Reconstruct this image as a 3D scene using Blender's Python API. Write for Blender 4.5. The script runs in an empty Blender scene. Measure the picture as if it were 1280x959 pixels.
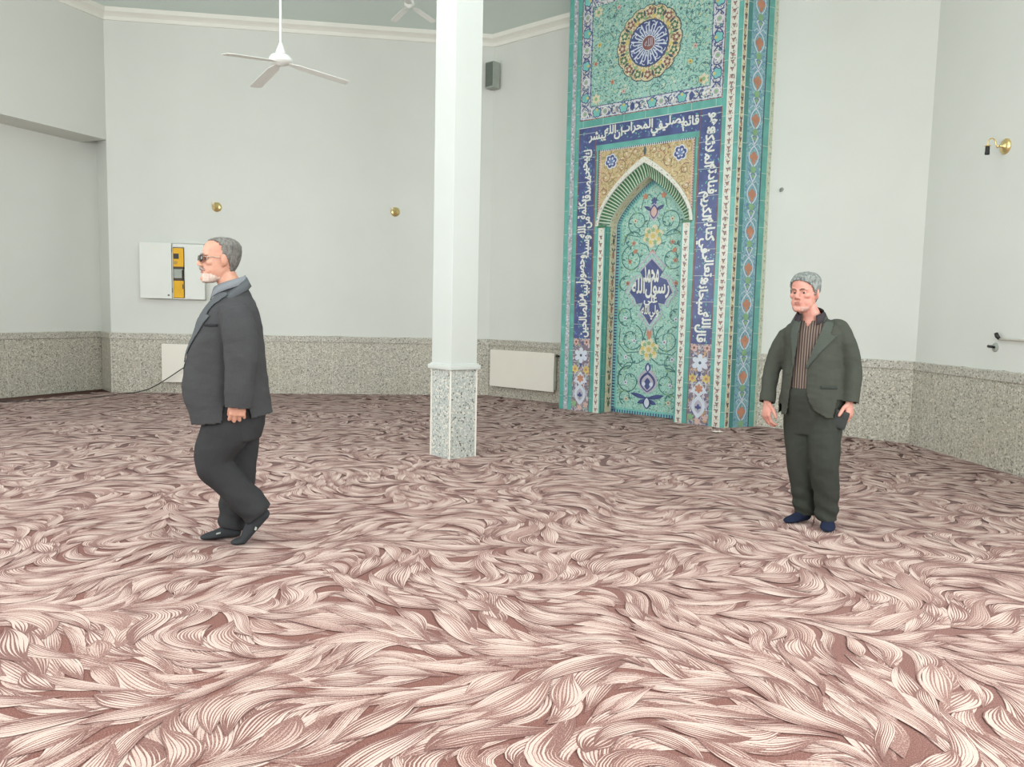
import bpy, bmesh, math, random
import numpy as np
from mathutils import Vector, Matrix, noise as mnoise

R = math.radians
random.seed(7)
rng = np.random.default_rng(11)
scn = bpy.context.scene
COL = scn.collection

# ------------------------------------------------------------------ helpers
def lin(c):
    c = c / 255.0
    return c / 12.92 if c <= 0.04045 else ((c + 0.055) / 1.055) ** 2.4

def rgb(r, g, b):
    return (lin(r), lin(g), lin(b), 1.0)

def link(o, parent=None):
    COL.objects.link(o)
    if parent is not None:
        o.parent = parent
    return o

def mesh_obj(name, verts, faces, mats, parent=None, smooth=False, mi=None, mw=None):
    me = bpy.data.meshes.new(name)
    me.from_pydata([tuple(v) for v in verts], [], [tuple(f) for f in faces])
    if not isinstance(mats, (list, tuple)):
        mats = [mats]
    for m in mats:
        me.materials.append(m)
    if mi is not None:
        me.polygons.foreach_set('material_index', np.array(mi, dtype=np.int32))
    if smooth:
        me.polygons.foreach_set('use_smooth', np.ones(len(me.polygons), dtype=bool))
    me.update()
    o = bpy.data.objects.new(name, me)
    link(o, parent)
    if mw is not None:
        o.matrix_world = mw
    return o

def bm_obj(name, bm, mats, parent=None, smooth=False, mw=None):
    me = bpy.data.meshes.new(name)
    bm.to_mesh(me)
    bm.free()
    if not isinstance(mats, (list, tuple)):
        mats = [mats]
    for m in mats:
        me.materials.append(m)
    if smooth:
        me.polygons.foreach_set('use_smooth', np.ones(len(me.polygons), dtype=bool))
    o = bpy.data.objects.new(name, me)
    link(o, parent)
    if mw is not None:
        o.matrix_world = mw
    return o

def empty(name, mw):
    o = bpy.data.objects.new(name, None)
    o.empty_display_size = 0.2
    link(o)
    o.matrix_world = mw
    return o

def tag(o, label, cat, group=None, kind=None):
    o['label'] = label
    o['category'] = cat
    if group:
        o['group'] = group
    if kind:
        o['kind'] = kind
    return o

def structure(o, label=None, cat=None):
    o['kind'] = 'structure'
    if label:
        o['label'] = label
    if cat:
        o['category'] = cat
    return o

def box(bm, lo, hi, mi=0, bevel=0.0):
    vs = [bm.verts.new((x, y, z)) for x in (lo[0], hi[0]) for y in (lo[1], hi[1]) for z in (lo[2], hi[2])]
    idx = [(0, 1, 3, 2), (4, 6, 7, 5), (0, 4, 5, 1), (2, 3, 7, 6), (0, 2, 6, 4), (1, 5, 7, 3)]
    fs = []
    for f in idx:
        fc = bm.faces.new([vs[i] for i in f])
        fc.material_index = mi
        fs.append(fc)
    if bevel > 0:
        es = {e for f in fs for e in f.edges}
        bmesh.ops.bevel(bm, geom=list(es), offset=bevel, segments=2, affect='EDGES', profile=0.7)
    return bm

def box_obj(name, lo, hi, mat, parent=None, bevel=0.0, mw=None):
    bm = bmesh.new()
    box(bm, lo, hi, 0, bevel)
    bmesh.ops.recalc_face_normals(bm, faces=bm.faces)
    return bm_obj(name, bm, mat, parent, mw=mw)

def frames(pts):
    pts = [Vector(p) for p in pts]
    T = []
    for i in range(len(pts)):
        a = pts[max(0, i - 1)]
        b = pts[min(len(pts) - 1, i + 1)]
        T.append((b - a).normalized())
    return pts, T

def tube(bm, pts, rad, n=10, ref=None, mi=0, cap=True):
    """tube along pts; rad = number, list of numbers or list of (rx, ry); rx lies along ref"""
    pts, T = frames(pts)
    if not isinstance(rad, (list, tuple)):
        rad = [rad] * len(pts)
    x = None
    rings = []
    for p, t, r in zip(pts, T, rad):
        if ref is not None:
            x = Vector(ref) - t * t.dot(Vector(ref))
        else:
            if x is None:
                x = t.orthogonal()
            x = x - t * t.dot(x)
        x = x.normalized()
        y = t.cross(x)
        rx, ry = r if isinstance(r, (list, tuple)) else (r, r)
        rings.append([bm.verts.new(p + x * rx * math.cos(a) + y * ry * math.sin(a))
                      for a in [2 * math.pi * k / n for k in range(n)]])
    for a, b in zip(rings, rings[1:]):
        for k in range(n):
            f = bm.faces.new((a[k], a[(k + 1) % n], b[(k + 1) % n], b[k]))
            f.material_index = mi
    if cap:
        f = bm.faces.new(list(reversed(rings[0]))); f.material_index = mi
        f = bm.faces.new(rings[-1]); f.material_index = mi
    return rings

def ellipsoid(bm, c, r, rot=None, n=16, m=10, mi=0):
    M = Matrix.Translation(Vector(c)) @ (rot.to_4x4() if rot is not None else Matrix.Identity(4)) @ Matrix.Diagonal((r[0], r[1], r[2], 1.0))
    res = bmesh.ops.create_uvsphere(bm, u_segments=n, v_segments=m, radius=1.0, matrix=M)
    for v in res['verts']:
        for f in v.link_faces:
            f.material_index = mi

def lathe(bm, prof, n=24, mi=0, M=None):
    rings = []
    for r, z in prof:
        ring = []
        for k in range(n):
            a = 2 * math.pi * k / n
            v = Vector((r * math.cos(a), r * math.sin(a), z))
            ring.append(bm.verts.new(M @ v if M is not None else v))
        rings.append(ring)
    for a, b in zip(rings, rings[1:]):
        for k in range(n):
            f = bm.faces.new((a[k], a[(k + 1) % n], b[(k + 1) % n], b[k]))
            f.material_index = mi
    f = bm.faces.new(list(reversed(rings[0]))); f.material_index = mi
    f = bm.faces.new(rings[-1]); f.material_index = mi

# ------------------------------------------------------------------ materials
def new_mat(name, rough=0.6, spec=0.3, metal=0.0):
    m = bpy.data.materials.new(name)
    m.use_nodes = True
    nt = m.node_tree
    b = nt.nodes['Principled BSDF']
    b.inputs['Roughness'].default_value = rough
    b.inputs['Specular IOR Level'].default_value = spec
    b.inputs['Metallic'].default_value = metal
    return m, nt, b

def N(nt, typ, **kw):
    n = nt.nodes.new(typ)
    for k, v in kw.items():
        if k in n.inputs:
            n.inputs[k].default_value = v
        else:
            setattr(n, k, v)
    return n

def coords(nt, kind='Object', scale=(1, 1, 1)):
    tc = nt.nodes.new('ShaderNodeTexCoord')
    mp = nt.nodes.new('ShaderNodeMapping')
    mp.inputs['Scale'].default_value = scale
    nt.links.new(tc.outputs[kind], mp.inputs['Vector'])
    return mp.outputs['Vector']

def ramp(nt, fac, stops, interp='LINEAR'):
    r = nt.nodes.new('ShaderNodeValToRGB')
    r.color_ramp.interpolation = interp
    el = r.color_ramp.elements
    while len(el) < len(stops):
        el.new(0.5)
    for e, (p, c) in zip(el, stops):
        e.position = p
        e.color = c if len(c) == 4 else (*c, 1)
    nt.links.new(fac, r.inputs['Fac'])
    return r.outputs['Color']

def mix(nt, fac, a, b, typ='MIX'):
    n = nt.nodes.new('ShaderNodeMix')
    n.data_type = 'RGBA'
    n.blend_type = typ
    for s, v in ((n.inputs['Factor'], fac), (n.inputs['A'], a), (n.inputs['B'], b)):
        if hasattr(v, 'links'):
            nt.links.new(v, s)
        else:
            s.default_value = v
    return n.outputs['Result']

def maths(nt, op, a, b=0.0, c=0.0, clamp=False):
    n = nt.nodes.new('ShaderNodeMath')
    n.operation = op
    n.use_clamp = clamp
    for i, v in enumerate((a, b, c)):
        if hasattr(v, 'links'):
            nt.links.new(v, n.inputs[i])
        elif i < len(n.inputs):
            n.inputs[i].default_value = v
    return n.outputs[0]

def noise_tex(nt, vec, scale, detail=2, rough=0.5):
    n = N(nt, 'ShaderNodeTexNoise', Scale=scale, Detail=detail, Roughness=rough)
    nt.links.new(vec, n.inputs['Vector'])
    return n.outputs['Fac']

def bump(nt, b, h, strength=0.2, dist=0.01):
    n = N(nt, 'ShaderNodeBump', Strength=strength, Distance=dist)
    nt.links.new(h, n.inputs['Height'])
    nt.links.new(n.outputs['Normal'], b.inputs['Normal'])

def noisy(name, c, var=0.06, scale=8, rough=0.6, spec=0.3, metal=0.0, bmp=0.0, bscale=60):
    """plain paint / cloth / tile colour with a little procedural unevenness"""
    m, nt, b = new_mat(name, rough, spec, metal)
    v = coords(nt)
    f = noise_tex(nt, v, scale, 3)
    lo = tuple(max(0, x * (1 - var)) for x in c[:3]) + (1,)
    hi = tuple(min(1, x * (1 + var)) for x in c[:3]) + (1,)
    nt.links.new(ramp(nt, f, [(0.3, lo), (0.7, hi)]), b.inputs['Base Color'])
    if bmp:
        bump(nt, b, noise_tex(nt, v, bscale, 2), bmp, 0.004)
    return m

def vegetal(name, base, dots, scale=22, dens=0.32, line=None, lscale=9, rough=0.35):
    """small leaves, blossoms and tendrils scattered over a glazed ground"""
    m, nt, b = new_mat(name, rough, 0.4)
    v = coords(nt)
    wob = N(nt, 'ShaderNodeTexNoise', Scale=scale * 0.8, Detail=1.0)
    nt.links.new(v, wob.inputs['Vector'])
    vv = N(nt, 'ShaderNodeVectorMath', operation='MULTIPLY_ADD')
    nt.links.new(wob.outputs['Color'], vv.inputs[0])
    vv.inputs[1].default_value = (0.03, 0.03, 0.03)
    nt.links.new(v, vv.inputs[2])
    col = base
    if line is not None:
        nz = noise_tex(nt, v, lscale, 1.0)
        d = maths(nt, 'ABSOLUTE', maths(nt, 'SUBTRACT', maths(nt, 'FRACT', maths(nt, 'MULTIPLY', nz, 7.0)), 0.5))
        col = mix(nt, maths(nt, 'LESS_THAN', d, 0.09), col, line)
    for k, s in enumerate((1.0, 1.7)):
        vo = N(nt, 'ShaderNodeTexVoronoi', Scale=scale * s)
        nt.links.new(vv.outputs[0], vo.inputs['Vector'])
        sep = nt.nodes.new('ShaderNodeSeparateColor')
        nt.links.new(vo.outputs['Color'], sep.inputs[0])
        n = len(dots)
        c = ramp(nt, sep.outputs[0], [(i / n, d) for i, d in enumerate(dots)], 'CONSTANT')
        r = maths(nt, 'MULTIPLY', maths(nt, 'ADD', sep.outputs[1], 0.35), dens)
        col = mix(nt, maths(nt, 'LESS_THAN', vo.outputs['Distance'], r), col, c)
    nt.links.new(col, b.inputs['Base Color'])
    return m

def granite(name, joint=0.42, dark=(136, 135, 126), light=(204, 202, 190), mid=(174, 172, 160), warm=0.5, speck=0.88):
    m, nt, b = new_mat(name, 0.32, 0.45)
    v = coords(nt)
    a = noise_tex(nt, v, 46, 3, 0.7)
    c1 = ramp(nt, a, [(0.34, rgb(*dark)), (0.47, rgb(*mid)), (0.56, rgb(*mid)), (0.68, rgb(*light))])
    vo = N(nt, 'ShaderNodeTexVoronoi', Scale=75.0)
    nt.links.new(v, vo.inputs['Vector'])
    sp = nt.nodes.new('ShaderNodeSeparateColor')
    nt.links.new(vo.outputs['Color'], sp.inputs[0])
    c1 = mix(nt, maths(nt, 'GREATER_THAN', sp.outputs[0], speck), c1, rgb(98, 100, 94))
    c1 = mix(nt, maths(nt, 'GREATER_THAN', sp.outputs[1], 0.85), c1, rgb(214, 210, 198))
    big = noise_tex(nt, v, 1.3, 2)
    c1 = mix(nt, maths(nt, 'MULTIPLY', big, warm, clamp=True), c1, rgb(176, 165, 146))
    if joint:
        sx = nt.nodes.new('ShaderNodeSeparateXYZ')
        nt.links.new(v, sx.inputs[0])
        fr = maths(nt, 'FRACT', maths(nt, 'DIVIDE', sx.outputs['X'], joint))
        j = maths(nt, 'LESS_THAN', fr, 0.022)
        c1 = mix(nt, maths(nt, 'MULTIPLY', j, 0.55), c1, rgb(206, 204, 192))
    nt.links.new(c1, b.inputs['Base Color'])
    return m

WALL = noisy('wall_paint', rgb(210, 212, 206), 0.02, 1.2, 0.75, 0.25, bmp=0.05, bscale=120)
CEIL = noisy('ceiling_paint', rgb(214, 226, 221), 0.03, 0.8, 0.8, 0.2)
CORN = noisy('cornice_plaster', rgb(226, 226, 217), 0.02, 2, 0.6, 0.3)
GRAN = granite('granite_panels')
GRANCAP = granite('granite_cap', joint=0.0, dark=(140, 140, 132), light=(200, 199, 190), mid=(174, 173, 164))
GRANCOL = granite('granite_column', joint=0.0, dark=(142, 149, 145), light=(206, 211, 205), mid=(176, 182, 177), warm=0.0, speck=0.9)
WHITE = noisy('white_enamel', rgb(226, 222, 211), 0.015, 3, 0.4, 0.4)
WHITEPAINT = noisy('white_gloss_paint', rgb(192, 196, 191), 0.015, 2, 0.45, 0.4)
BRASS = noisy('brass', rgb(232, 208, 148), 0.06, 20, 0.32, 0.5, 0.9)
BLACKPL = noisy('black_plastic', rgb(40, 40, 38), 0.1, 20, 0.5, 0.4)
GREYPL = noisy('grey_plastic', rgb(120, 126, 120), 0.06, 20, 0.55, 0.3)

# ------------------------------------------------------------------ room frame
CAM_Z = 1.38
A0 = Vector((-6.245, 11.985, 0)); AB = Vector((-0.396, 12.802, 0)); BC = Vector((4.533, 8.670, 0))
CE = Vector((5.04, 1.00, 0)); EF = Vector((-0.6, -2.10, 0)); FG = Vector((-6.4, 0.35, 0)); GD = Vector((-8.72, 6.17, 0))
H_DADO, H_CAP, H_CORN, H_CEIL = 0.841, 0.945, 5.615, 5.775

def wall_frame(p, q):
    """matrix: x along the wall p->q, y out of the room, z up"""
    t = (q - p).normalized()
    o = Vector((-t.y, t.x, 0))
    M = Matrix(((t.x, o.x, 0, p.x), (t.y, o.y, 0, p.y), (0, 0, 1, 0), (0, 0, 0, 1)))
    return M, (q - p).length

WALLS = {'wall_back': (A0, AB), 'wall_back_right': (AB, BC), 'wall_right': (BC, CE), 'wall_front_right': (CE, EF),
         'wall_front': (EF, FG), 'wall_front_left': (FG, GD), 'wall_left': (GD, A0)}
FR = {k: wall_frame(*v) for k, v in WALLS.items()}

# recess in the left wall: runs from 1.0 m to the arris at the corner with the back wall
ML, LL = FR['wall_left']
RECESS = (1.0, LL, 3.86, 0.56)     # x0, x1, height, depth

def prism_wall(name, L, depth, h0, h1, mat, mw):
    return box_obj(name, (0, 0, h0), (L, depth, h1), mat, mw=mw)

for nm, (M, L) in FR.items():
    if nm == 'wall_left':
        bm = bmesh.new()
        box(bm, (-0.2, 0, 0), (RECESS[0], 0.8, H_CEIL))
        box(bm, (RECESS[0], 0, RECESS[2]), (L, 0.8, H_CEIL))
        # the recess back is slightly longer than the opening: its far side runs back at a slant
        box(bm, (RECESS[0] - 0.2, RECESS[3], 0), (L + 0.6, 0.8, RECESS[2] + 0.3))
        bmesh.ops.recalc_face_normals(bm, faces=bm.faces)
        w = bm_obj(nm, bm, WALL, mw=M)
    elif nm == 'wall_back':
        # its left end is cut at the slant of the recess side
        inv = M.inverted()
        i0 = inv @ Vector((-6.628, 12.444, 0)); s = Vector((i0.x, i0.y)).normalized()
        e = s * 0.85
        pts = [(0, 0), (L, 0), (L + 0.1, 0.3), (L + 0.1, 0.85), (e.x, e.y)]
        vs = [(x, y, z) for z in (0, H_CEIL) for x, y in pts]
        n = len(pts)
        fs = [tuple(range(n - 1, -1, -1)), tuple(range(n, 2 * n))] + [(i, (i + 1) % n, (i + 1) % n + n, i + n) for i in range(n)]
        w = mesh_obj(nm, vs, fs, WALL, mw=M)
    else:
        w = box_obj(nm, (-0.05, 0, 0), (L + 0.05, 0.3, H_CEIL), WALL, mw=M)
    structure(w)

foot = [A0, AB, BC, CE, EF, FG, GD]
def slab(name, pts, z0, z1, mat):
    n = len(pts)
    vs = [(p[0], p[1], z) for z in (z0, z1) for p in pts]
    fs = [tuple(range(n)), tuple(range(2 * n - 1, n - 1, -1))] + [((i + 1) % n, i, i + n, (i + 1) % n + n) for i in range(n)]
    o = mesh_obj(name, vs, fs, mat)
    return o
big = [(-8.9, 13.6), (0, 13.8), (6, 9.6), (6.2, 0.5), (-0.6, -3.2), (-7.6, -0.8), (-10.2, 6)]
structure(slab('floor', big, -0.2, -0.012, noisy('floor_concrete', rgb(150, 146, 140), 0.1, 3, 0.8)))
CEN = Vector((-1.35, 4.9, 0)); SKY_R = 2.1
# ceiling with a round light well over the middle of the hall
def ceiling():
    n = 48
    vs, fs = [], []
    for k in range(n):
        a = 2 * math.pi * k / n
        d = Vector((math.cos(a), math.sin(a), 0))
        p = CEN + d * SKY_R
        # ray to a big outline
        q = CEN + d * 12.5
        vs += [(p.x, p.y, H_CEIL), (q.x, q.y, H_CEIL), (p.x, p.y, H_CEIL + 0.9), (q.x, q.y, H_CEIL + 0.25)]
    for k in range(n):
        a, b = 4 * k, 4 * ((k + 1) % n)
        fs += [(a, b, b + 1, a + 1), (a, a + 2, b + 2, b), (a + 1, b + 1, b + 3, a + 3)]
    return mesh_obj('ceiling', vs, fs, CEIL)
structure(ceiling())

# granite dado, its projecting cap, cornice
def dado(k, M, x0, x1, y=0.0):
    structure(box_obj('baseboard_%s' % k, (x0, y - 0.018, 0), (x1, y, H_DADO), GRAN, mw=M))
    bm = bmesh.new()
    box(bm, (x0, y - 0.034, H_DADO), (x1, y, H_CAP - 0.012), 0, 0.006)
    # ragged mortar line above the cap
    n = max(2, int((x1 - x0) / 0.12))
    prev = None
    for i in range(n + 1):
        x = x0 + (x1 - x0) * i / n
        h = H_CAP - 0.012 + 0.022 * abs(mnoise.noise(Vector((x * 3.1, y + len(k), 0.3))))
        ring = [bm.verts.new(c) for c in ((x, y - 0.03, H_CAP - 0.02), (x, y - 0.012, h), (x, y, h), (x, y, H_CAP - 0.02))]
        if prev:
            for a in range(3):
                bm.faces.new((prev[a], prev[a + 1], ring[a + 1], ring[a]))
        prev = ring
    bmesh.ops.recalc_face_normals(bm, faces=bm.faces)
    structure(bm_obj('trim_%s_cap' % k, bm, GRANCAP, mw=M))

dado('back', FR['wall_back'][0], 0.0, FR['wall_back'][1])
dado('back_right', FR['wall_back_right'][0], 0.0, FR['wall_back_right'][1])
dado('right', FR['wall_right'][0], 0.0, FR['wall_right'][1])
dado('left', ML, RECESS[0], LL + 0.42, RECESS[3])
dado('left_near', ML, 0.0, RECESS[0])
dado('front_left', FR['wall_front_left'][0], 0.0, FR['wall_front_left'][1])
dado('front', FR['wall_front'][0], 0.0, FR['wall_front'][1])
dado('front_right', FR['wall_front_right'][0], 0.0, FR['wall_front_right'][1])
# the slanted side of the recess carries the same granite
Pi = Vector((-6.628, 12.444, 0)); Mj, Lj = wall_frame(Pi, A0)
dado('recess', Mj, 0.02, Lj + 0.012, 0.0)

def cornice(k, M, x0, x1):
    prof = [(0, 0), (-0.02, 0.0), (-0.03, 0.05), (-0.06, 0.075), (-0.105, 0.10), (-0.115, 0.16), (0, 0.16)]
    vs = [(x + (0 if x not in (x0, x1) else 0), y, H_CORN + z) for x in (x0, x1) for y, z in prof]
    n = len(prof)
    fs = [tuple(range(n)), tuple(range(2 * n - 1, n - 1, -1))] + [((i + 1) % n, i, i + n, (i + 1) % n + n) for i in range(n)]
    structure(mesh_obj('trim_%s_cornice' % k, vs, fs, CORN, mw=M))
for k in FR:
    M, L = FR[k]
    if k == 'wall_back_right':
        cornice('back_right', M, 0, 1.70)
        cornice('back_right_end', M, 4.60, L)
    else:
        cornice(k[5:], M, 0, L)


def gz(r, g, b):
    """glaze colours, slightly greyed to paint in a haze"""
    k = 0.20  # share of grey that puts haze and lifted darks into each glaze
    return rgb(r + (172 - r) * k, g + (178 - g) * k, b + (172 - b) * k)
# ------------------------------------------------------------------ mihrab
TEAL = noisy('teal_glaze', gz(76, 158, 148), 0.16, 7, 0.28, 0.5)
TEALD = noisy('dark_teal_glaze', gz(48, 120, 116), 0.14, 7, 0.28, 0.5)
AQUA = noisy('aqua_glaze', gz(104, 186, 178), 0.1, 7, 0.28, 0.5)
NAVY = noisy('navy_glaze', gz(48, 60, 120), 0.2, 9, 0.3, 0.5)
BLUE = noisy('blue_glaze', gz(86, 112, 168), 0.15, 9, 0.3, 0.5)
PALE = noisy('pale_blue_glaze', gz(206, 214, 230), 0.06, 9, 0.3, 0.5)
TWHITE = noisy('white_glaze', gz(226, 228, 222), 0.05, 9, 0.3, 0.5)
CREAM = noisy('cream_glaze', gz(216, 205, 172), 0.08, 9, 0.35, 0.4)
ORANGE = noisy('orange_glaze', gz(186, 118, 88), 0.15, 9, 0.35, 0.4)
YELLOW = noisy('yellow_glaze', gz(208, 184, 92), 0.12, 9, 0.35, 0.4)
GREEN = noisy('green_glaze', gz(42, 98, 60), 0.18, 9, 0.3, 0.5)
LEAF = noisy('leaf_glaze', gz(122, 168, 116), 0.12, 9, 0.35, 0.4)
BROWN = noisy('brown_glaze', gz(118, 66, 62), 0.15, 9, 0.35, 0.4)
DARK = noisy('dark_line_glaze', gz(44, 66, 78), 0.2, 9, 0.35, 0.4)
MAUVE = noisy('mauve_glaze', gz(176, 168, 186), 0.1, 9, 0.35, 0.4)
PINK = noisy('pink_glaze', gz(206, 168, 158), 0.1, 9, 0.35, 0.4)
SCROLL = noisy('scroll_line_glaze', gz(50, 104, 104), 0.2, 9, 0.35, 0.4)
PINKD = noisy('dusty_red_glaze', gz(160, 104, 98), 0.12, 9, 0.35, 0.4)
STRIPE = noisy('light_stripe_glaze', gz(206, 220, 196), 0.08, 9, 0.35, 0.4)
V_EDGE = vegetal('pale_green_vegetal_tile', gz(196, 204, 178), [gz(150, 176, 150), gz(206, 206, 186), gz(168, 150, 130)], 24, 0.3)
V_REVEAL = vegetal('light_beige_vegetal_tile', gz(230, 216, 180), [gz(168, 142, 100), gz(186, 130, 108), gz(232, 222, 192), gz(150, 150, 110)], 24, 0.30)
V_GREY = vegetal('grey_vegetal_tile', gz(168, 172, 176), [gz(120, 116, 140), gz(206, 206, 208), gz(150, 130, 140), gz(90, 140, 136)], 26, 0.36)
SEAM = noisy('grout', gz(200, 212, 204), 0.05, 9, 0.7, 0.2)
V_AQUA = vegetal('aqua_vegetal_tile', gz(146, 196, 184), [gz(70, 110, 112), gz(104, 160, 140), gz(196, 214, 198), gz(120, 178, 160), gz(64, 92, 104), gz(188, 196, 150)], 26, 0.34, gz(84, 140, 130), 7)
V_PANEL = vegetal('niche_vegetal_tile', gz(150, 202, 188), [gz(96, 160, 144), gz(196, 216, 200), gz(74, 124, 118), gz(170, 208, 190), gz(150, 172, 132)], 30, 0.3, gz(96, 156, 142), 8)
V_GOLD = vegetal('gold_vegetal_tile', gz(196, 172, 122), [gz(150, 118, 66), gz(214, 198, 150), gz(176, 138, 86), gz(146, 146, 96), gz(206, 160, 120)], 30, 0.38, gz(140, 112, 72), 6)
V_BEIGE = vegetal('beige_vegetal_tile', gz(212, 198, 156), [gz(140, 116, 72), gz(160, 104, 88), gz(120, 120, 84), gz(226, 216, 182)], 24, 0.36, gz(160, 134, 96), 6)
V_WHITE = vegetal('white_vegetal_tile', gz(222, 222, 208), [gz(196, 152, 140), gz(226, 226, 214), gz(120, 126, 120), gz(210, 196, 168)], 26, 0.34)
V_BORD = vegetal('border_vegetal_tile', gz(206, 208, 208), [gz(78, 76, 130), gz(110, 110, 140), gz(226, 226, 222), gz(176, 166, 150), gz(70, 120, 130)], 19, 0.4, gz(84, 80, 120), 7)
V_BLUE = vegetal('blue_vegetal_tile', gz(112, 164, 176), [gz(76, 120, 156), gz(150, 196, 190), gz(96, 150, 140), gz(128, 170, 190)], 26, 0.36, gz(84, 128, 160), 7)
V_FLOR = vegetal('floral_foot_tile', gz(112, 98, 116), [gz(70, 74, 118), gz(196, 182, 190), gz(150, 120, 116), gz(196, 150, 96), gz(130, 160, 150)], 20, 0.36, gz(180, 172, 184), 6)

MB_, LB = FR['wall_back_right']
MC = 3.145                         # centre line of the mihrab along its wall
ZT = H_CEIL - 0.01

class Panel:
    """flat inlaid work: p maps (a, z, h) to wall coordinates; every piece is a real layer above the ground"""
    def __init__(self, org, ax, nrm):
        self.o = Vector(org); self.a = Vector(ax).normalized(); self.n = Vector(nrm).normalized()
        self.v, self.f, self.mi, self.mats = [], [], [], []
    def m(self, mat):
        if mat not in self.mats:
            self.mats.append(mat)
        return self.mats.index(mat)
    def P(self, a, z, h):
        p = self.o + self.a * a + self.n * h
        return (p.x, p.y, z)
    def poly(self, pts, mat, h=0.002):
        i = len(self.v)
        self.v += [self.P(a, z, h) for a, z in pts]
        self.f.append(tuple(range(i, i + len(pts))))
        self.mi.append(self.m(mat))
    def rect(self, a0, z0, a1, z1, mat, h=0.002):
        self.poly([(a0, z0), (a1, z0), (a1, z1), (a0, z1)], mat, h)
    def slab(self, a0, z0, a1, z1, mat, t=0.02):
        """ground tile with real thickness, its face at h = 0"""
        i = len(self.v); k = self.m(mat)
        for h in (-t, 0):
            self.v += [self.P(a, z, h) for a, z in ((a0, z0), (a1, z0), (a1, z1), (a0, z1))]
        self.f += [(i + 4, i + 5, i + 6, i + 7)] + [(i + j, i + (j + 1) % 4, i + 4 + (j + 1) % 4, i + 4 + j) for j in range(4)]
        self.mi += [k] * 5
    def disc(self, a, z, r, mat, h=0.002, n=14, rz=None):
        self.poly([(a + r * math.cos(2 * math.pi * i / n), z + (rz or r) * math.sin(2 * math.pi * i / n)) for i in range(n)], mat, h)
    def fan(self, c, pts, mat, h=0.002):
        i = len(self.v); k = self.m(mat)
        self.v.append(self.P(c[0], c[1], h))
        self.v += [self.P(a, z, h) for a, z in pts]
        n = len(pts)
        for j in range(n):
            self.f.append((i, i + 1 + j, i + 1 + (j + 1) % n)); self.mi.append(k)
    def star(self, a, z, r, rin, n, mat, h=0.002, rot=0.0, s=6):
        pts = []
        for i in range(n * s):
            t = 2 * math.pi * i / (n * s)
            q = rin + (r - rin) * abs(math.cos(t * n / 2)) ** 0.7
            pts.append((a + q * math.sin(t + rot), z + q * math.cos(t + rot)))
        self.fan((a, z), pts, mat, h)
    def ribbon(self, pts, w, mat, h=0.002):
        i = len(self.v); k = self.m(mat); n = len(pts)
        for j, (a, z) in enumerate(pts):
            b = pts[max(0, j - 1)]; c = pts[min(n - 1, j + 1)]
            tx, tz = c[0] - b[0], c[1] - b[1]
            l = math.hypot(tx, tz) or 1
            ww = w(j / (n - 1)) if callable(w) else w
            self.v.append(self.P(a - tz / l * ww / 2, z + tx / l * ww / 2, h))
            self.v.append(self.P(a + tz / l * ww / 2, z - tx / l * ww / 2, h))
        for j in range(n - 1):
            self.f.append((i + 2 * j, i + 2 * j + 1, i + 2 * j + 3, i + 2 * j + 2)); self.mi.append(k)
    def leaf(self, a, z, ang, l, w, mat, h=0.002):
        s, c = math.sin(ang), math.cos(ang)
        pts = []
        for i in range(9):
            t = i / 8
            pts.append((t * l, w * math.sin(math.pi * t) ** 0.8))
        for i in range(7, 0, -1):
            t = i / 8
            pts.append((t * l, -w * math.sin(math.pi * t) ** 0.8))
        self.poly([(a + x * c - y * s, z + x * s + y * c) for x, y in pts], mat, h)
    def spiral(self, a, z, r, turns, start, sgn, w, mat, h=0.002, n=26):
        pts = []
        for i in range(n + 1):
            t = i / n
            q = r * (1 - 0.72 * t)
            an = start + sgn * turns * 2 * math.pi * t
            pts.append((a + q * math.cos(an), z + q * math.sin(an)))
        self.ribbon(pts, lambda t: w * (1 - 0.4 * t), mat, h)
        return pts
    def tris(self, verts, faces, mat, h):
        i = len(self.v); k = self.m(mat)
        self.v += [self.P(a, z, h + 0.0007 * k_) for a, z, k_ in verts]
        for f in faces:
            self.f.append(tuple(i + j for j in f)); self.mi.append(k)
    def build(self, name, parent):
        o = mesh_obj(name, self.v, self.f, self.mats, None, mi=self.mi)
        o.parent = parent
        return o

# --- Arabic lettering: joins the letters, then lays the words right to left
FORMS = {}
def _f(ch, base, dual=True):
    FORMS[ch] = (base, base + 1, base + 2 if dual else None, base + 3 if dual else None)
for ch, b, d in (('ا', 0xFE8D, 0), ('أ', 0xFE83, 0), ('ب', 0xFE8F, 1), ('ة', 0xFE93, 0), ('ت', 0xFE95, 1), ('ج', 0xFE9D, 1), ('ح', 0xFEA1, 1),
                 ('خ', 0xFEA5, 1), ('د', 0xFEA9, 0), ('ذ', 0xFEAB, 0), ('ر', 0xFEAD, 0), ('ز', 0xFEAF, 0), ('س', 0xFEB1, 1), ('ش', 0xFEB5, 1),
                 ('ص', 0xFEB9, 1), ('ط', 0xFEC1, 1), ('ع', 0xFEC9, 1), ('ف', 0xFED1, 1), ('ق', 0xFED5, 1), ('ك', 0xFED9, 1), ('ل', 0xFEDD, 1),
                 ('م', 0xFEE1, 1), ('ن', 0xFEE5, 1), ('ه', 0xFEE9, 1), ('و', 0xFEED, 0), ('ى', 0xFEEF, 0), ('ي', 0xFEF1, 1), ('ئ', 0xFE89, 1)):
    _f(ch, b, d)
def shape_word(w):
    out = []
    joined = False
    i = 0
    while i < len(w):
        c = w[i]
        if c == 'ل' and i + 1 < len(w) and w[i + 1] == 'ا':
            out.append(chr(0xFEFC if joined else 0xFEFB)); joined = False; i += 2; continue
        iso, fin, ini, med = FORMS[c]
        nxt = i + 1 < len(w)
        if joined:
            out.append(chr(med) if (med and nxt) else chr(fin))
        else:
            out.append(chr(ini) if (ini and nxt) else chr(iso))
        joined = bool(ini) and nxt
        i += 1
    return ''.join(reversed(out))
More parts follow.
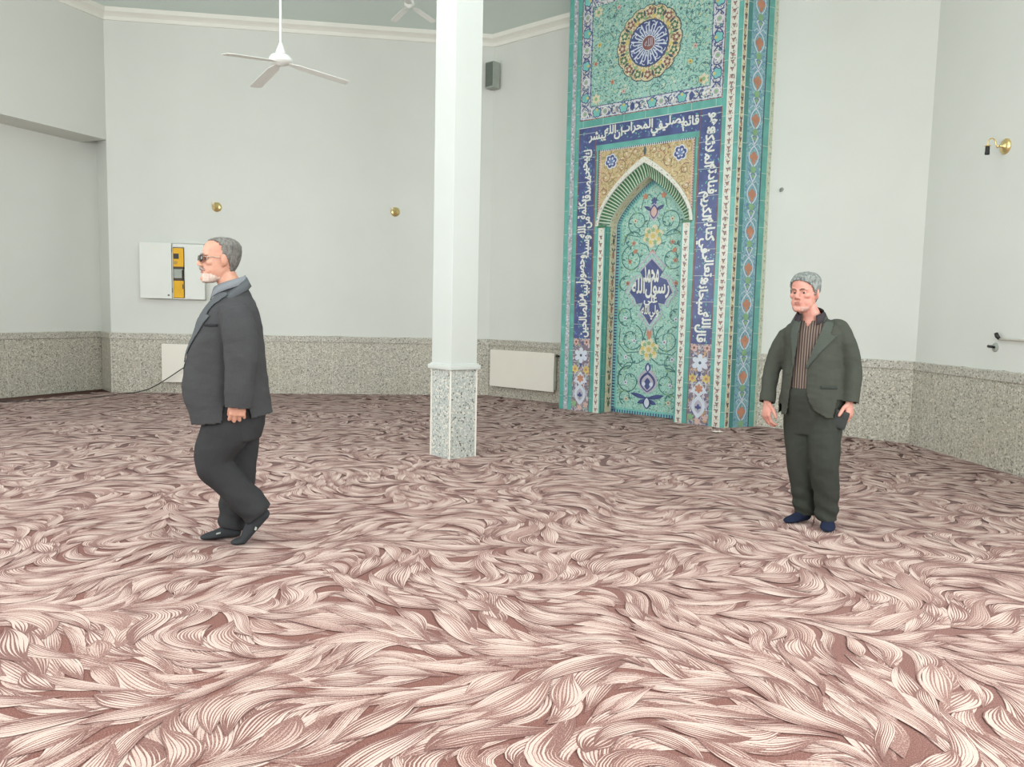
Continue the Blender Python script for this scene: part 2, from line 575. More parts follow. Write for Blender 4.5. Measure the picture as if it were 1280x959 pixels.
_cache = {}
def word_mesh(w, bold=0.012):
    if (w, bold) in _cache:
        return _cache[(w, bold)]
    cu = bpy.data.curves.new('t', 'FONT')
    cu.body = shape_word(w)
    cu.resolution_u = 3
    cu.offset = 0.010
    ob = bpy.data.objects.new('t', cu)
    COL.objects.link(ob)
    dg = bpy.context.evaluated_depsgraph_get()
    me = ob.evaluated_get(dg).to_mesh()
    vs = [(v.co.x, v.co.y) for v in me.vertices]
    fs = [tuple(p.vertices) for p in me.polygons]
    ob.evaluated_get(dg).to_mesh_clear()
    bpy.data.objects.remove(ob)
    bpy.data.curves.remove(cu)
    if bold > 0:                                # heavier strokes: the word laid down three more times with a small shift
        n0, base, bf = len(vs), list(vs), list(fs)
        for dx, dy in ((bold, 0.3 * bold), (-0.3 * bold, bold), (0.7 * bold, -0.7 * bold)):
            k = len(vs)
            vs = vs + [(x + dx, y + dy, k // n0) for x, y in base]
            fs = fs + [tuple(i + k for i in f) for f in bf]
    _cache[(w, bold)] = (vs, fs)
    return vs, fs
def write_line(text, gap=0.10, stagger=0.0, bold=0.012):
    """one line in its own units, x from right (0) to the left (negative)"""
    x = 0.0
    V, F = [], []
    for k, w in enumerate(text.split()):
        vs, fs = word_mesh(w, bold)
        xs = [v[0] for v in vs]
        dy = stagger * (1 if k % 2 else -1)
        i = len(V)
        V += [(v[0] - max(xs) + x, v[1] + dy, v[2] if len(v) > 2 else 0) for v in vs]
        F += [tuple(i + j for j in f) for f in fs]
        x -= (max(xs) - min(xs)) + gap
    return V, F
def fit_line(V, a0, z0, a1, z1, turn=0):
    """fit into the rectangle; turn=+1: rotated so the tops point to +a, reading upwards; -1: tops to -a, reading downwards"""
    xs = [v[0] for v in V]; ys = [v[1] for v in V]
    lx, ly, wx, wy = min(xs), min(ys), max(xs) - min(xs), max(ys) - min(ys)
    out = []
    for x, y, k in V:
        s, t = (x - lx) / wx, (y - ly) / wy
        if turn == 0:
            out.append((a0 + s * (a1 - a0), z0 + t * (z1 - z0), k))
        elif turn > 0:
            out.append((a0 + t * (a1 - a0), z1 - s * (z1 - z0), k))
        else:
            out.append((a1 - t * (a1 - a0), z0 + s * (z1 - z0), k))
    return out

mih = empty('mihrab', MB_ @ Matrix.Translation((MC, -0.25, 0)))
tag(mih, 'tall turquoise and navy tiled mihrab with pointed arch niche and white inscriptions', 'mihrab')
MINV = mih.matrix_world.inverted() @ MB_         # wall coordinates -> mihrab coordinates
def adopt(o):
    o.parent = mih
    o.matrix_parent_inverse = Matrix.Identity(4)
    o.matrix_local = MINV
    return o
def fpan(off=0.52):
    return Panel((0, -off, 0), (1, 0, 0), (0, -1, 0))
def done(p, name):
    return adopt(p.build(name, None))
OFF = 0.52; NB = 0.22
U0, U1 = MC - 1.285, MC + 1.285          # front edges
HW = 0.575                                # half width of the niche

# core masonry
def core():
    bm = bmesh.new()
    def pr(pts, z0, z1):
        lo = [bm.verts.new((x, -y, z0)) for x, y in pts]; hi = [bm.verts.new((x, -y, z1)) for x, y in pts]
        n = len(pts)
        bm.faces.new(lo); bm.faces.new(list(reversed(hi)))
        for i in range(n):
            bm.faces.new((lo[(i + 1) % n], lo[i], hi[i], hi[(i + 1) % n]))
    fo = OFF - 0.02
    for s in (-1, 1):
        a = lambda d: MC + s * d
        pr([(a(1.485), 0.0), (a(1.27), fo), (a(HW + 0.008), fo), (a(HW + 0.008), NB - 0.02), (a(HW - 0.1), NB - 0.02), (a(HW - 0.1), 0.0)], 0, 2.6)
        pr([(a(1.485), 0.0), (a(1.27), fo), (a(0.74), fo), (a(0.74), 0.0)], 2.6, ZT)
    pr([(MC - 0.75, 0), (MC - 0.75, fo), (MC + 0.75, fo), (MC + 0.75, 0)], 3.48, ZT)
    pr([(MC - HW, 0), (MC - HW, NB - 0.02), (MC + HW, NB - 0.02), (MC + HW, 0)], 0, 3.46)
    bmesh.ops.recalc_face_normals(bm, faces=bm.faces)
    return bm_obj('masonry_core', bm, TEALD)
adopt(core())

def seams(p, a0, a1, z0, z1, step=0.33, h=0.004):
    z = z0 + step * 0.6
    while z < z1:
        p.rect(a0, z, a1, z + 0.005, SEAM, h)
        z += step

def buds(p, a, z0, z1, step, mats, r=0.018, h=0.003):
    """a row of little blossoms with leaves"""
    z = z0 + step / 2
    k = 0
    while z < z1:
        p.leaf(a, z - 0.36 * step, math.pi / 2, step * 0.5, r * 0.5, mats[1], h)
        p.star(a, z, r, r * 0.45, 4, mats[0], h + 0.0008, s=4)
        p.leaf(a, z, R(40), r * 1.7, r * 0.4, mats[1], h)
        p.leaf(a, z, R(140), r * 1.7, r * 0.4, mats[1], h)
        z += step
        k += 1

# outer frame on the front: teal, white floral band, teal
for s in (-1, 1):
    c = MC
    A = lambda d: c + s * d
    def lo_hi(d0, d1):
        return (min(A(d0), A(d1)), max(A(d0), A(d1)))
    p = fpan()
    a0, a1 = lo_hi(1.225, 1.285); p.slab(a0, 0, a1, ZT, TEAL); seams(p, a0, a1, 0, ZT)
    a0, a1 = lo_hi(1.065, 1.12); p.slab(a0, 0, a1, ZT, TEAL); seams(p, a0, a1, 0, ZT)
    done(p, 'teal_border')
    p = fpan(OFF + 0.004)
    a0, a1 = lo_hi(1.12, 1.225); p.slab(a0, 0, a1, ZT, V_WHITE if s > 0 else TEAL)
    if s < 0:
        p.rect(a0 + 0.022, 0, a1 - 0.016, ZT, V_GREY, 0.002)
    else:
        p.rect(a0, 0, a0 + 0.014, ZT, TWHITE, 0.003); p.rect(a1 - 0.014, 0, a1, ZT, TWHITE, 0.003)
    buds(p, (a0 + a1) / 2, 0, ZT, 0.085 if s > 0 else 0.2, (PINKD, DARK) if s > 0 else (PALE, MAUVE), 0.018)
    done(p, 'floral_border')
    # slanting outer side of the mihrab
    d0, d1 = Vector((A(1.285), -OFF, 0)), Vector((A(1.50), -0.0, 0))
    ax = (d1 - d0); L = ax.length; ax.normalize()
    nr = Vector((ax.y, -ax.x, 0)) * (1 if s > 0 else -1)
    def spl():
        return Panel(d0, ax, nr)
    p = spl(); p.slab(0, 0, 0.07, ZT, V_BEIGE); p.rect(0, 0, 0.012, ZT, TWHITE, 0.002); p.rect(0.058, 0, 0.07, ZT, TWHITE, 0.002)
    buds(p, 0.035, 0, ZT, 0.12, (BROWN, DARK), 0.018); done(p, 'floral_side_border')
    p = spl(); p.slab(0.07, 0, 0.14, ZT, TEALD); seams(p, 0.07, 0.14, 0, ZT)
    p.slab(0.395, 0, 0.495, ZT, TEAL); p.rect(0.39, 0, 0.405, ZT, DARK, 0.002); seams(p, 0.405, 0.495, 0, ZT)
    done(p, 'teal_side_border')
    p = spl(); p.slab(0.495, 0, L, ZT, V_EDGE); buds(p, 0.53, 0, ZT, 0.12, (LEAF, MAUVE), 0.012); done(p, 'outer_side_edge')
    # medallion band: orange leaves and white diamonds in turn
    p = spl(); p.slab(0.14, 0, 0.395, ZT, V_BLUE)
    ac = 0.2675
    z = 0.20
    k = 0
    while z < ZT - 0.05:
        if k % 2 == 0:
            p.leaf(ac, z - 0.13, math.pi / 2, 0.27, 0.085, PALE, 0.002)
            p.leaf(ac, z - 0.11, math.pi / 2, 0.23, 0.07, V_BLUE, 0.003)
            p.star(ac, z, 0.066, 0.042, 4, ORANGE, 0.004, s=5)
            p.leaf(ac, z - 0.10, math.pi / 2, 0.16, 0.035, ORANGE, 0.0045)
            p.star(ac, z - 0.155, 0.05, 0.03, 5, LEAF, 0.004)
        else:
            p.poly([(ac, z - 0.09), (ac + 0.065, z + 0.02), (ac, z + 0.06), (ac - 0.065, z + 0.02)], PALE, 0.003)
            p.poly([(ac, z - 0.06), (ac + 0.042, z + 0.017), (ac, z + 0.042), (ac - 0.042, z + 0.017)], BLUE, 0.004)
            p.star(ac, z - 0.005, 0.03, 0.015, 5, LEAF, 0.005)
            for q in (-1, 1):
                p.ribbon([(ac + q * 0.09, z + 0.09), (ac + q * 0.05, z + 0.05), (ac, z + 0.10), ], 0.010, BLUE, 0.003)
                p.ribbon([(ac, z - 0.10), (ac + q * 0.05, z - 0.06), (ac + q * 0.095, z - 0.10)], 0.009, PALE, 0.003)
        z += 0.225
        k += 1
    done(p, 'medallion_side_band')

# upright inscription bands with floral feet
ZB = 1.04
def foot_floral(p, ac, hw):
    p.slab(ac - hw, 0, ac + hw, ZB, V_FLOR)
    for q in (-1, 1):
        p.star(ac + q * 0.09, ZB - 0.05, 0.05, 0.03, 6, PINK, 0.003); p.disc(ac + q * 0.09, ZB - 0.05, 0.018, BROWN, 0.004)
        p.star(ac + q * 0.095, 0.60, 0.058, 0.035, 6, YELLOW, 0.003); p.disc(ac + q * 0.095, 0.60, 0.022, ORANGE, 0.004)
        p.star(ac + q * 0.10, 0.27, 0.04, 0.02, 5, MAUVE, 0.003)
        p.star(ac + q * 0.10, 0.10, 0.045, 0.025, 5, LEAF if q < 0 else PINK, 0.003)
        p.ribbon([(ac + q * 0.02, 0.66), (ac + q * 0.10, 0.52), (ac + q * 0.06, 0.36), (ac + q * 0.12, 0.20)], 0.012, PALE, 0.0025)
    p.star(ac, 0.80, 0.115, 0.065, 6, PALE, 0.004); p.disc(ac, 0.80, 0.02, DARK, 0.005)
    p.leaf(ac, 0.63, math.pi / 2, 0.07, 0.02, NAVY, 0.004)
    p.poly([(ac - 0.12, 0.42), (ac - 0.06, 0.41), (ac, 0.36), (ac + 0.06, 0.41), (ac + 0.12, 0.42), (ac + 0.06, 0.50), (ac, 0.57), (ac - 0.06, 0.50)], PALE, 0.004)
    p.star(ac, 0.47, 0.06, 0.035, 6, ORANGE, 0.005)
    p.leaf(ac, 0.09, math.pi / 2, 0.30, 0.095, PALE, 0.004); p.leaf(ac, 0.15, math.pi / 2, 0.18, 0.055, MAUVE, 0.005)
    p.star(ac, 0.23, 0.042, 0.02, 4, NAVY, 0.006)
    p.star(ac, 0.05, 0.045, 0.03, 6, PINK, 0.005)
def speckle(p, a0, z0, a1, z1, n, seed):
    r = random.Random(seed)
    for _ in range(n):
        a, z = r.uniform(a0, a1), r.uniform(z0, z1)
        k = r.random()
        if k < 0.5:
            p.disc(a, z, 0.009, AQUA, 0.0022, 6)
        else:
            an = r.uniform(0, 6.28)
            p.leaf(a, z, an, 0.045, 0.008, BLUE if k < 0.8 else TEAL, 0.0022)

TXT_R = 'قال الله سبحانه وتعالى في كتابه الكريم فنادته الملائكة وهو'
TXT_T = 'قائم يصلي في المحراب ان الله يبشر'
TXT_L = 'ك بيحيى مصدقا بكلمة من الله وسيدا وحصورا ونبيا من الصالحين'
for s, txt, seed in ((-1, TXT_L, 1), (1, TXT_R, 2)):
    ac, hw = MC + s * 0.92, 0.145
    p = fpan(); p.slab(ac - hw, ZB, ac + hw, 3.955, NAVY)
    p.rect(ac - hw, ZB, ac - hw + 0.012, 3.955, BROWN, 0.002); p.rect(ac + hw - 0.012, ZB, ac + hw, 3.955, BROWN, 0.002)
    speckle(p, ac - hw + 0.02, ZB, ac + hw - 0.02, 3.9, 170, seed)
    seams(p, ac - hw, ac + hw, ZB, 3.95, 0.33, 0.003)
    band = done(p, 'inscription_band')
    V, F = write_line(txt, -0.26, 0.18, 0.034)
    q = Panel((0, -OFF, 0), (1, 0, 0), (0, -1, 0))
    q.tris(fit_line(V, ac - hw + 0.018, ZB + 0.02, ac + hw - 0.018, 3.90 if s > 0 else 3.66, s), F, TWHITE, 0.005)
    o = q.build('lettering', band)
    p = fpan(); foot_floral(p, ac, hw); seams(p, ac - hw, ac + hw, 0, ZB, 0.33, 0.0068); done(p, 'floral_foot_panel')
# band across the top
p = fpan(); p.slab(MC - 0.775, 3.70, MC + 0.775, 3.955, NAVY); speckle(p, MC - 0.75, 3.72, MC + 0.75, 3.94, 90, 5)
band = done(p, 'inscription_band')
V, F = write_line(TXT_T, -0.20, 0.15, 0.034)
q = Panel((0, -OFF, 0), (1, 0, 0), (0, -1, 0)); q.tris(fit_line(V, MC - 0.90, 3.715, MC + 0.765, 3.945), F, TWHITE, 0.005); q.build('lettering', band)

# teal inner frame
p = fpan()
for s in (-1, 1):
    a = sorted((MC + s * 0.775, MC + s * 0.715))
    p.slab(a[0], 0, a[1], 3.70, TEAL); seams(p, a[0], a[1], 0, 3.7)
    e = MC + s * 0.772
    p.rect(min(e, e - s * 0.01), 0, max(e, e - s * 0.01), 3.62, BROWN, 0.002)
p.slab(MC - 0.715, 3.63, MC + 0.715, 3.70, TEAL)
done(p, 'inner_teal_frame')
p = fpan(OFF + 0.006)
p.slab(MC - 1.065, 3.955, MC + 1.065, 4.055, TEAL); p.rect(MC - 1.065, 3.955, MC + 1.065, 3.963, TWHITE, 0.002)
for k in range(7):
    p.rect(MC - 1.0 + k * 0.33, 3.955, MC - 0.995 + k * 0.33, 4.055, SEAM, 0.002)
done(p, 'teal_cross_band')

# ---- upper panel
FB, FT = 4.235, 5.56
p = fpan(); p.slab(MC - 0.885, FB, MC + 0.885, FT, V_AQUA)
r = random.Random(3)
for k in range(46):                 # loose blossoms and scrolls over the field
    a, z = r.uniform(-0.84, 0.84), r.uniform(FB + 0.05, FT - 0.05)
    if (a / 0.56) ** 2 + ((z - 4.91) / 0.56) ** 2 < 1:
        continue
    if k % 3 == 0:
        p.star(MC + a, z, 0.034, 0.018, 5, (ORANGE, PINK, YELLOW)[k // 3 % 3], 0.003)
        p.disc(MC + a, z, 0.01, BROWN, 0.004, 8)
    else:
        p.spiral(MC + a, z, r.uniform(0.07, 0.13), 0.8, r.uniform(0, 6.28), r.choice((-1, 1)), 0.010, SCROLL, 0.002)
for q in (-1, 1):
    for dz in (FB + 0.0, FT):
        sg = 1 if dz < 5 else -1
        p.star(MC + q * 0.80, dz + sg * 0.09, 0.07, 0.04, 6, CREAM, 0.003); p.disc(MC + q * 0.80, dz + sg * 0.09, 0.025, LEAF, 0.004)
done(p, 'upper_field')
p = fpan(OFF + 0.003)
CZ = 4.91
n = 128
pts = []
for i in range(n):
    t = 2 * math.pi * i / n
    q = 0.462 + 0.026 * abs(math.cos(8 * t)) ** 0.6
    pts.append((MC + q * math.sin(t), CZ + q * math.cos(t)))
p.fan((MC, CZ), pts, DARK, 0.002)
p.fan((MC, CZ), [(MC + (a - MC) * 0.975, CZ + (z - CZ) * 0.975) for a, z in pts], V_BEIGE, 0.003)
for i in range(16):
    t = 2 * math.pi * i / 16
    p.star(MC + 0.40 * math.sin(t), CZ + 0.40 * math.cos(t), 0.055, 0.028, 5, GREEN if i % 2 else BROWN, 0.004, rot=t)
    p.star(MC + 0.40 * math.sin(t), CZ + 0.40 * math.cos(t), 0.026, 0.014, 5, CREAM, 0.005, rot=t)
    t += math.pi / 16
    p.star(MC + 0.335 * math.sin(t), CZ + 0.335 * math.cos(t), 0.03, 0.016, 4, LEAF if i % 2 else YELLOW, 0.004, rot=t)
    p.leaf(MC + 0.44 * math.sin(t), CZ + 0.44 * math.cos(t), math.pi / 2 - t + math.pi, 0.09, 0.016, DARK, 0.0042)
ros = done(p, 'rosette')
p = fpan(OFF + 0.003)
p.disc(MC, CZ, 0.298, DARK, 0.0052, 48); p.disc(MC, CZ, 0.288, NAVY, 0.006, 48)
for i in range(28):
    t = 2 * math.pi * i / 28
    f = lambda q, d=0.0: (MC + q * math.sin(t + d), CZ + q * math.cos(t + d))
    p.ribbon([f(0.11), f(0.16, 0.02), f(0.21)] if i % 2 else [f(0.10), f(0.18), f(0.272)], 0.016, PALE, 0.0075)
    if i % 2:
        p.ribbon([f(0.21), f(0.235, 0.07), f(0.225, 0.16), f(0.262, 0.20)], 0.016, PALE, 0.0078)
        p.ribbon([f(0.27, -0.06), f(0.272, 0.06), f(0.255, 0.14)], 0.012, PALE, 0.008)
    else:
        p.ribbon([f(0.15, 0.02), f(0.165, 0.12), f(0.14, 0.16)], 0.012, PALE, 0.0078)
p.disc(MC, CZ, 0.10, PALE, 0.0085, 28); p.disc(MC, CZ, 0.09, BROWN, 0.009, 28)
V, F = write_line('الله', 0, 0, 0.01)
p.tris(fit_line(V, MC - 0.06, CZ - 0.045, MC + 0.06, CZ + 0.06), F, MAUVE, 0.010)
done(p, 'rosette_centre')

def palmette(p, a, z, d, s=1.0):
    """turquoise palmette pointing along d (0 = up)"""
    p.star(a, z, 0.075 * s, 0.058 * s, 5, NAVY, 0.003, rot=d)
    p.star(a, z, 0.062 * s, 0.045 * s, 5, AQUA, 0.004, rot=d)
    p.disc(a + 0.035 * s * math.sin(d), z + 0.035 * s * math.cos(d), 0.02 * s, YELLOW, 0.005, 8)
def ringlet(p, a, z):
    p.disc(a, z, 0.05, TWHITE, 0.003, 14); p.disc(a, z, 0.038, MAUVE, 0.004, 12); p.disc(a, z, 0.022, LEAF, 0.005, 10)
p = fpan(OFF + 0.002)
B0, B1 = 0.885, 1.065
zb, zt = 4.055, 5.74
p.slab(MC - B1, zb, MC + B1, FB, V_BORD); p.slab(MC - B1, FT, MC + B1, zt, V_BORD)
for s in (-1, 1):
    a = sorted((MC + s * B0, MC + s * B1))
    p.slab(a[0], FB, a[1], FT, V_BORD)
for s in (-1, 1):
    for d, m in ((B0 + 0.006, NAVY), (B1 - 0.008, BROWN), (B0 + 0.03, PALE), (B1 - 0.026, PALE)):
        p.rect(MC + s * d - 0.005, zb + (B1 - d), MC + s * d + 0.005, zt - (B1 - d), m, 0.0025)
    k = 0
    z = 4.145
    while z < 5.7:
        a = MC + s * (B0 + B1) / 2
        if k % 2:
            palmette(p, a, z, s * math.pi / 2 * -1, 1.0)
        else:
            ringlet(p, a, z)
        for q in (-1, 1):
            p.ribbon([(a + q * 0.055, z + 0.05), (a + q * 0.01, z + 0.10), (a - q * 0.045, z + 0.115), (a - q * 0.055, z + 0.15)], 0.015, NAVY, 0.0028)
        z += 0.215
        k += 1
for d, m in ((FB - 0.006, NAVY), (zb + 0.008, BROWN), (FB - 0.03, PALE), (zb + 0.026, PALE)):
    w = B0 + (FB - d)
    p.rect(MC - w, d - 0.005, MC + w, d + 0.005, m, 0.0025)
a = -0.86
k = 0
while a < 0.8:
    if k % 2:
        (ringlet(p, MC + a, 4.145) if k % 4 == 1 else p.leaf(MC + a, 4.09, math.pi / 2, 0.11, 0.035, NAVY, 0.004))
    else:
        palmette(p, MC + a + 0.08, 4.145, 0.0)
    for q in (-1, 1):
        p.ribbon([(MC + a + 0.05, 4.145 + q * 0.055), (MC + a + 0.10, 4.145 + q * 0.01), (MC + a + 0.115, 4.145 - q * 0.045), (MC + a + 0.15, 4.145 - q * 0.055)], 0.014, NAVY, 0.0028)
    a += 0.215
    k += 1
done(p, 'upper_border')

# ---- spandrels, arch
ZS = 2.60
def arch(half, apex, n=28, zs=ZS, k=0.62):
    """points from the left spring over the apex to the right spring"""
    H = apex - zs
    rr = (H * H + half * half) / (2 * half)
    out = []
    for i in range(-n, n + 1):
        s = math.sin(math.pi / 2 * abs(i) / n)
        x = half * s
        zc = math.sqrt(max(0, rr * rr - (x + rr - half) ** 2))
        z = k * zc + (1 - k) * H * (1 - s)
        out.append((MC + math.copysign(x, i), zs + z))
    return out
AO = arch(0.735, 3.47); AI = arch(0.692, 3.39); KI = 0.46; AH = arch(HW, 3.23, k=KI)
p = fpan()
k = p.m(V_GOLD)
for seg in (AO,):
    i0 = len(p.v)
    for a, z in seg:
        p.v += [p.P(a, z, 0), p.P(a, 3.63, 0)]
    for j in range(len(seg) - 1):
        b = i0 + 2 * j
        p.f.append((b, b + 2, b + 3, b + 1)); p.mi.append(k)
p.rect(MC - 0.715, 3.612, MC + 0.715, 3.63, DARK, 0.002)
for t in range(48):
    a = MC - 0.70 + t * 0.0297
    p.rect(a, 3.604, a + 0.013, 3.63, PALE, 0.003)
for s in (-1, 1):
    e = MC + s * 0.715
    p.rect(min(e, e - s * 0.028), 2.75, max(e, e - s * 0.028), 3.61, PINK, 0.002)
    for t in range(26):
        p.rect(min(e, e - s * 0.014), 2.76 + t * 0.033, max(e, e - s * 0.014), 2.774 + t * 0.033, BROWN, 0.003)
    sa, sz = MC + s * 0.52, 3.46
    p.star(sa, sz, 0.105, 0.082, 6, PALE, 0.003, rot=0.3); p.star(sa, sz, 0.088, 0.066, 6, NAVY, 0.004, rot=0.3)
    p.star(sa, sz, 0.06, 0.025, 6, PALE, 0.005, rot=0.5); p.star(sa, sz, 0.04, 0.02, 5, BLUE, 0.006)
    for (x, z, rr, st) in ((0.28, 3.54, 0.08, 0), (0.36, 3.38, 0.09, 2), (0.60, 3.25, 0.08, 1), (0.62, 3.05, 0.06, 3), (0.14, 3.55, 0.05, 4)):
        p.spiral(MC + s * x, z, rr, 0.9, st, s, 0.010, BROWN, 0.002)
        p.star(MC + s * x, z, 0.02, 0.01, 5, CREAM, 0.003)
p.leaf(MC, 3.48, math.pi / 2, 0.13, 0.02, DARK, 0.003)
done(p, 'spandrel_panel')
def strip3d(name, rings, mats, pick):
    """rings: list of point lists (wall coordinates), quads between them, pick(j, i) -> material index"""
    v, f, mi = [], [], []
    n = len(rings[0])
    for rg in rings:
        v += rg
    for j in range(len(rings) - 1):
        for i in range(n - 1):
            f.append((j * n + i, j * n + i + 1, (j + 1) * n + i + 1, (j + 1) * n + i)); mi.append(pick(j, i))
    return adopt(mesh_obj(name, v, f, mats, mi=mi))
def at(pts, off):
    return [(a, -off, z) for a, z in pts]
strip3d('arch_moulding', [at(AO, OFF - 0.01), at(AO, OFF + 0.02), at(arch(0.728, 3.458), OFF + 0.024), at(arch(0.699, 3.402), OFF + 0.024), at(AI, OFF + 0.02), at(AI, OFF - 0.01)],
        [V_WHITE, TWHITE], lambda j, i: 0 if j == 2 else 1)
NH = 46
def archd(half, apex, k=0.62):                     # same arch, points evenly spaced along its length
    src = arch(half, apex, 120, k=k)
    d = [0]
    for a, b in zip(src, src[1:]):
        d.append(d[-1] + math.hypot(b[0] - a[0], b[1] - a[1]))
    out = []
    j = 0
    for i in range(NH * 3 + 1):
        s = d[-1] * i / (NH * 3)
        while j < len(d) - 2 and d[j + 1] < s:
            j += 1
        t = (s - d[j]) / (d[j + 1] - d[j])
        out.append((src[j][0] + t * (src[j + 1][0] - src[j][0]), src[j][1] + t * (src[j + 1][1] - src[j][1])))
    return out
strip3d('striped_arch_hood', [at(archd(0.692, 3.39), OFF), at(archd(0.66, 3.345, 0.57), OFF - 0.045), at(archd(0.62, 3.29, 0.52), OFF - 0.08), at(archd(HW, 3.23, KI), OFF - 0.10)],
        [GREEN, STRIPE], lambda j, i: 0 if i % 3 else 1)
# reveal: jambs and arch soffit, beige floral with a brown edge
def reveal(half, apex):
    a = arch(half, apex, k=KI)
    return [(MC - half, 0.0)] + [(MC - half, 2.6 * t / 6) for t in range(1, 6)] + a + [(MC + half, 2.6 * t / 6) for t in range(5, -1, -1)]
RV = reveal(HW, 3.23)
strip3d('niche_reveal', [at(RV, OFF - 0.098), at(RV, OFF - 0.118), at(RV, NB + 0.035), at(RV, NB + 0.012), at(RV, NB - 0.01)],
        [TWHITE, V_REVEAL, PINK, BROWN], lambda j, i: (0, 1, 0, 3)[j])
for s in (-1, 1):
    # teal return of the jamb, white floral face of the jamb
    q = Panel((MC + s * HW, -OFF, 0), (0, 1, 0), (-s, 0, 0))
    q.slab(0.0, 0, 0.12, 2.6, TEAL, 0.0); seams(q, 0.005, 0.115, 0, 2.6, 0.33, 0.001)
    done(q, 'teal_jamb')
    q = Panel((MC + s * HW, -OFF, 0), (0, 1, 0), (-s, 0, 0))
    z = 0.12
    while z < 2.55:
        q.leaf(0.21, z - 0.05, math.pi / 2, 0.11, 0.024, BROWN, 0.003)
        q.star(0.21, z, 0.03, 0.016, 5, GREEN if int(z * 10) % 2 else ORANGE, 0.0035)
        for g in (-1, 1):
            q.leaf(0.21, z + 0.06, math.pi / 2 + g * 0.9, 0.06, 0.012, DARK, 0.003)
        z += 0.19
    done(q, 'jamb_blossoms')
    p = fpan(OFF + 0.002)
    a = sorted((MC + s * 0.715, MC + s * HW))
    p.slab(a[0], 0, a[1], 2.6, TEAL)
    p.rect(a[0] + 0.025, 0, a[1] - 0.02, 2.58, TWHITE, 0.002)
    p.rect(a[0] + 0.037, 0, a[1] - 0.032, 2.58, V_WHITE, 0.003)
    buds(p, (a[0] + a[1]) / 2, 0, 2.55, 0.10, (PINKD, DARK), 0.018, 0.0035)
    done(p, 'floral_jamb_band')
    bm = bmesh.new()
    box(bm, (a[0] + 0.004, -OFF - 0.012, 2.575), (a[1] - 0.0, -OFF + 0.02, 2.61), 0, 0.004)
    bmesh.ops.recalc_face_normals(bm, faces=bm.faces)
    adopt(bm_obj('arch_springer', bm, GREEN))

# ---- niche back panel
p = fpan(NB)
k = p.m(V_PANEL)
AP = arch(HW, 3.23, k=KI)
i0 = len(p.v)
for a, z in AP:
    p.v += [p.P(a, 0, 0), p.P(a, z, 0)]
for j in range(len(AP) - 1):
    b = i0 + 2 * j
    p.f.append((b, b + 2, b + 3, b + 1)); p.mi.append(k)
p.ribbon([(MC - HW + 0.035, 0.0), (MC - HW + 0.035, 2.6)] + [(MC + (a - MC) * 0.94, 2.6 + (z - 2.6) * 0.94) for a, z in AP] + [(MC + HW - 0.035, 2.6), (MC + HW - 0.035, 0.0)], 0.07, AQUA, 0.002)
p.rect(MC - HW, 0.0, MC + HW, 0.07, AQUA, 0.002)
for s in (-1, 1):
    for t in range(62):
        e = MC + s * HW
        p.rect(min(e, e - s * 0.045), 0.02 + t * 0.042, max(e, e - s * 0.045), 0.041 + t * 0.042, NAVY, 0.003)
for t in range(28):
    p.rect(MC - HW + 0.01 + t * 0.0415, 0.0, MC - HW + 0.03 + t * 0.0415, 0.045, NAVY, 0.003)
AE = archd(HW, 3.23, KI); AE2 = archd(HW - 0.05, 3.165, KI)
for t in range(2, NH * 3 - 2, 3):
    p.poly([AE[t], AE[t + 1], AE2[t + 1], AE2[t]], NAVY, 0.003)
p.o = p.o + p.n * 0.003
def S(x, z, r, turns, st, sg, w=0.016):
    for s in (-1, 1):
        pts = p.spiral(MC + s * x, z, r, turns, st if s > 0 else math.pi - st, s * sg, w, SCROLL, 0.002, 34)
        for t in (5, 12, 19, 25):
            a, zz = pts[t]
            p.leaf(a, zz, t * 1.3 * s, 0.06, 0.012, SCROLL if t % 2 else LEAF, 0.0026)
        p.star(pts[-1][0], pts[-1][1], 0.035, 0.018, 5, (ORANGE, PALE, CREAM)[int(z * 10) % 3], 0.003)
        p.disc(pts[-1][0], pts[-1][1], 0.012, BROWN, 0.004, 8)
S(0.24, 2.66, 0.17, 1.25, -1.2, 1); S(0.33, 2.40, 0.15, 0.8, 2.6, -1)
S(0.31, 2.16, 0.19, 1.3, 1.2, -1); S(0.40, 1.80, 0.13, 0.9, 1.8, -1)
S(0.38, 1.38, 0.15, 1.1, -1.8, 1); S(0.28, 1.06, 0.20, 1.3, 1.9, 1)
S(0.34, 0.76, 0.16, 0.9, 0.4, -1); S(0.30, 0.47, 0.21, 1.35, 1.7, -1); S(0.34, 0.24, 0.12, 0.9, -1.2, 1)
for s in (-1, 1):
    p.ribbon([(MC + s * x, z) for x, z in ((0.02, 2.78), (0.10, 2.62), (0.06, 2.50), (0.22, 2.46), (0.42, 2.50), (0.46, 2.34))], 0.012, SCROLL, 0.002)
    p.ribbon([(MC + s * x, z) for x, z in ((0.03, 2.22), (0.09, 2.34), (0.20, 2.38))], 0.012, SCROLL, 0.002)
    p.ribbon([(MC + s * x, z) for x, z in ((0.05, 1.22), (0.10, 1.02), (0.16, 0.88), (0.36, 0.86), (0.48, 0.98), (0.47, 1.20))], 0.012, SCROLL, 0.002)
    p.ribbon([(MC + s * x, z) for x, z in ((0.04, 0.80), (0.16, 0.72), (0.34, 0.72), (0.47, 0.58), (0.48, 0.36))], 0.012, SCROLL, 0.002)
    p.leaf(MC + s * 0.30, 2.24, 0.6, 0.08, 0.03, ORANGE, 0.004)
for z0 in (2.46, 0.92):                     # gold clusters
    p.star(MC, z0, 0.16, 0.09, 6, CREAM, 0.003, rot=0.2)
    for t in range(9):
        an = t * 2 * math.pi / 9
        p.star(MC + 0.10 * math.sin(an), z0 + 0.085 * math.cos(an), 0.034, 0.016, 5, YELLOW if t % 2 else LEAF, 0.004)
    p.star(MC, z0, 0.04, 0.02, 5, YELLOW, 0.005)
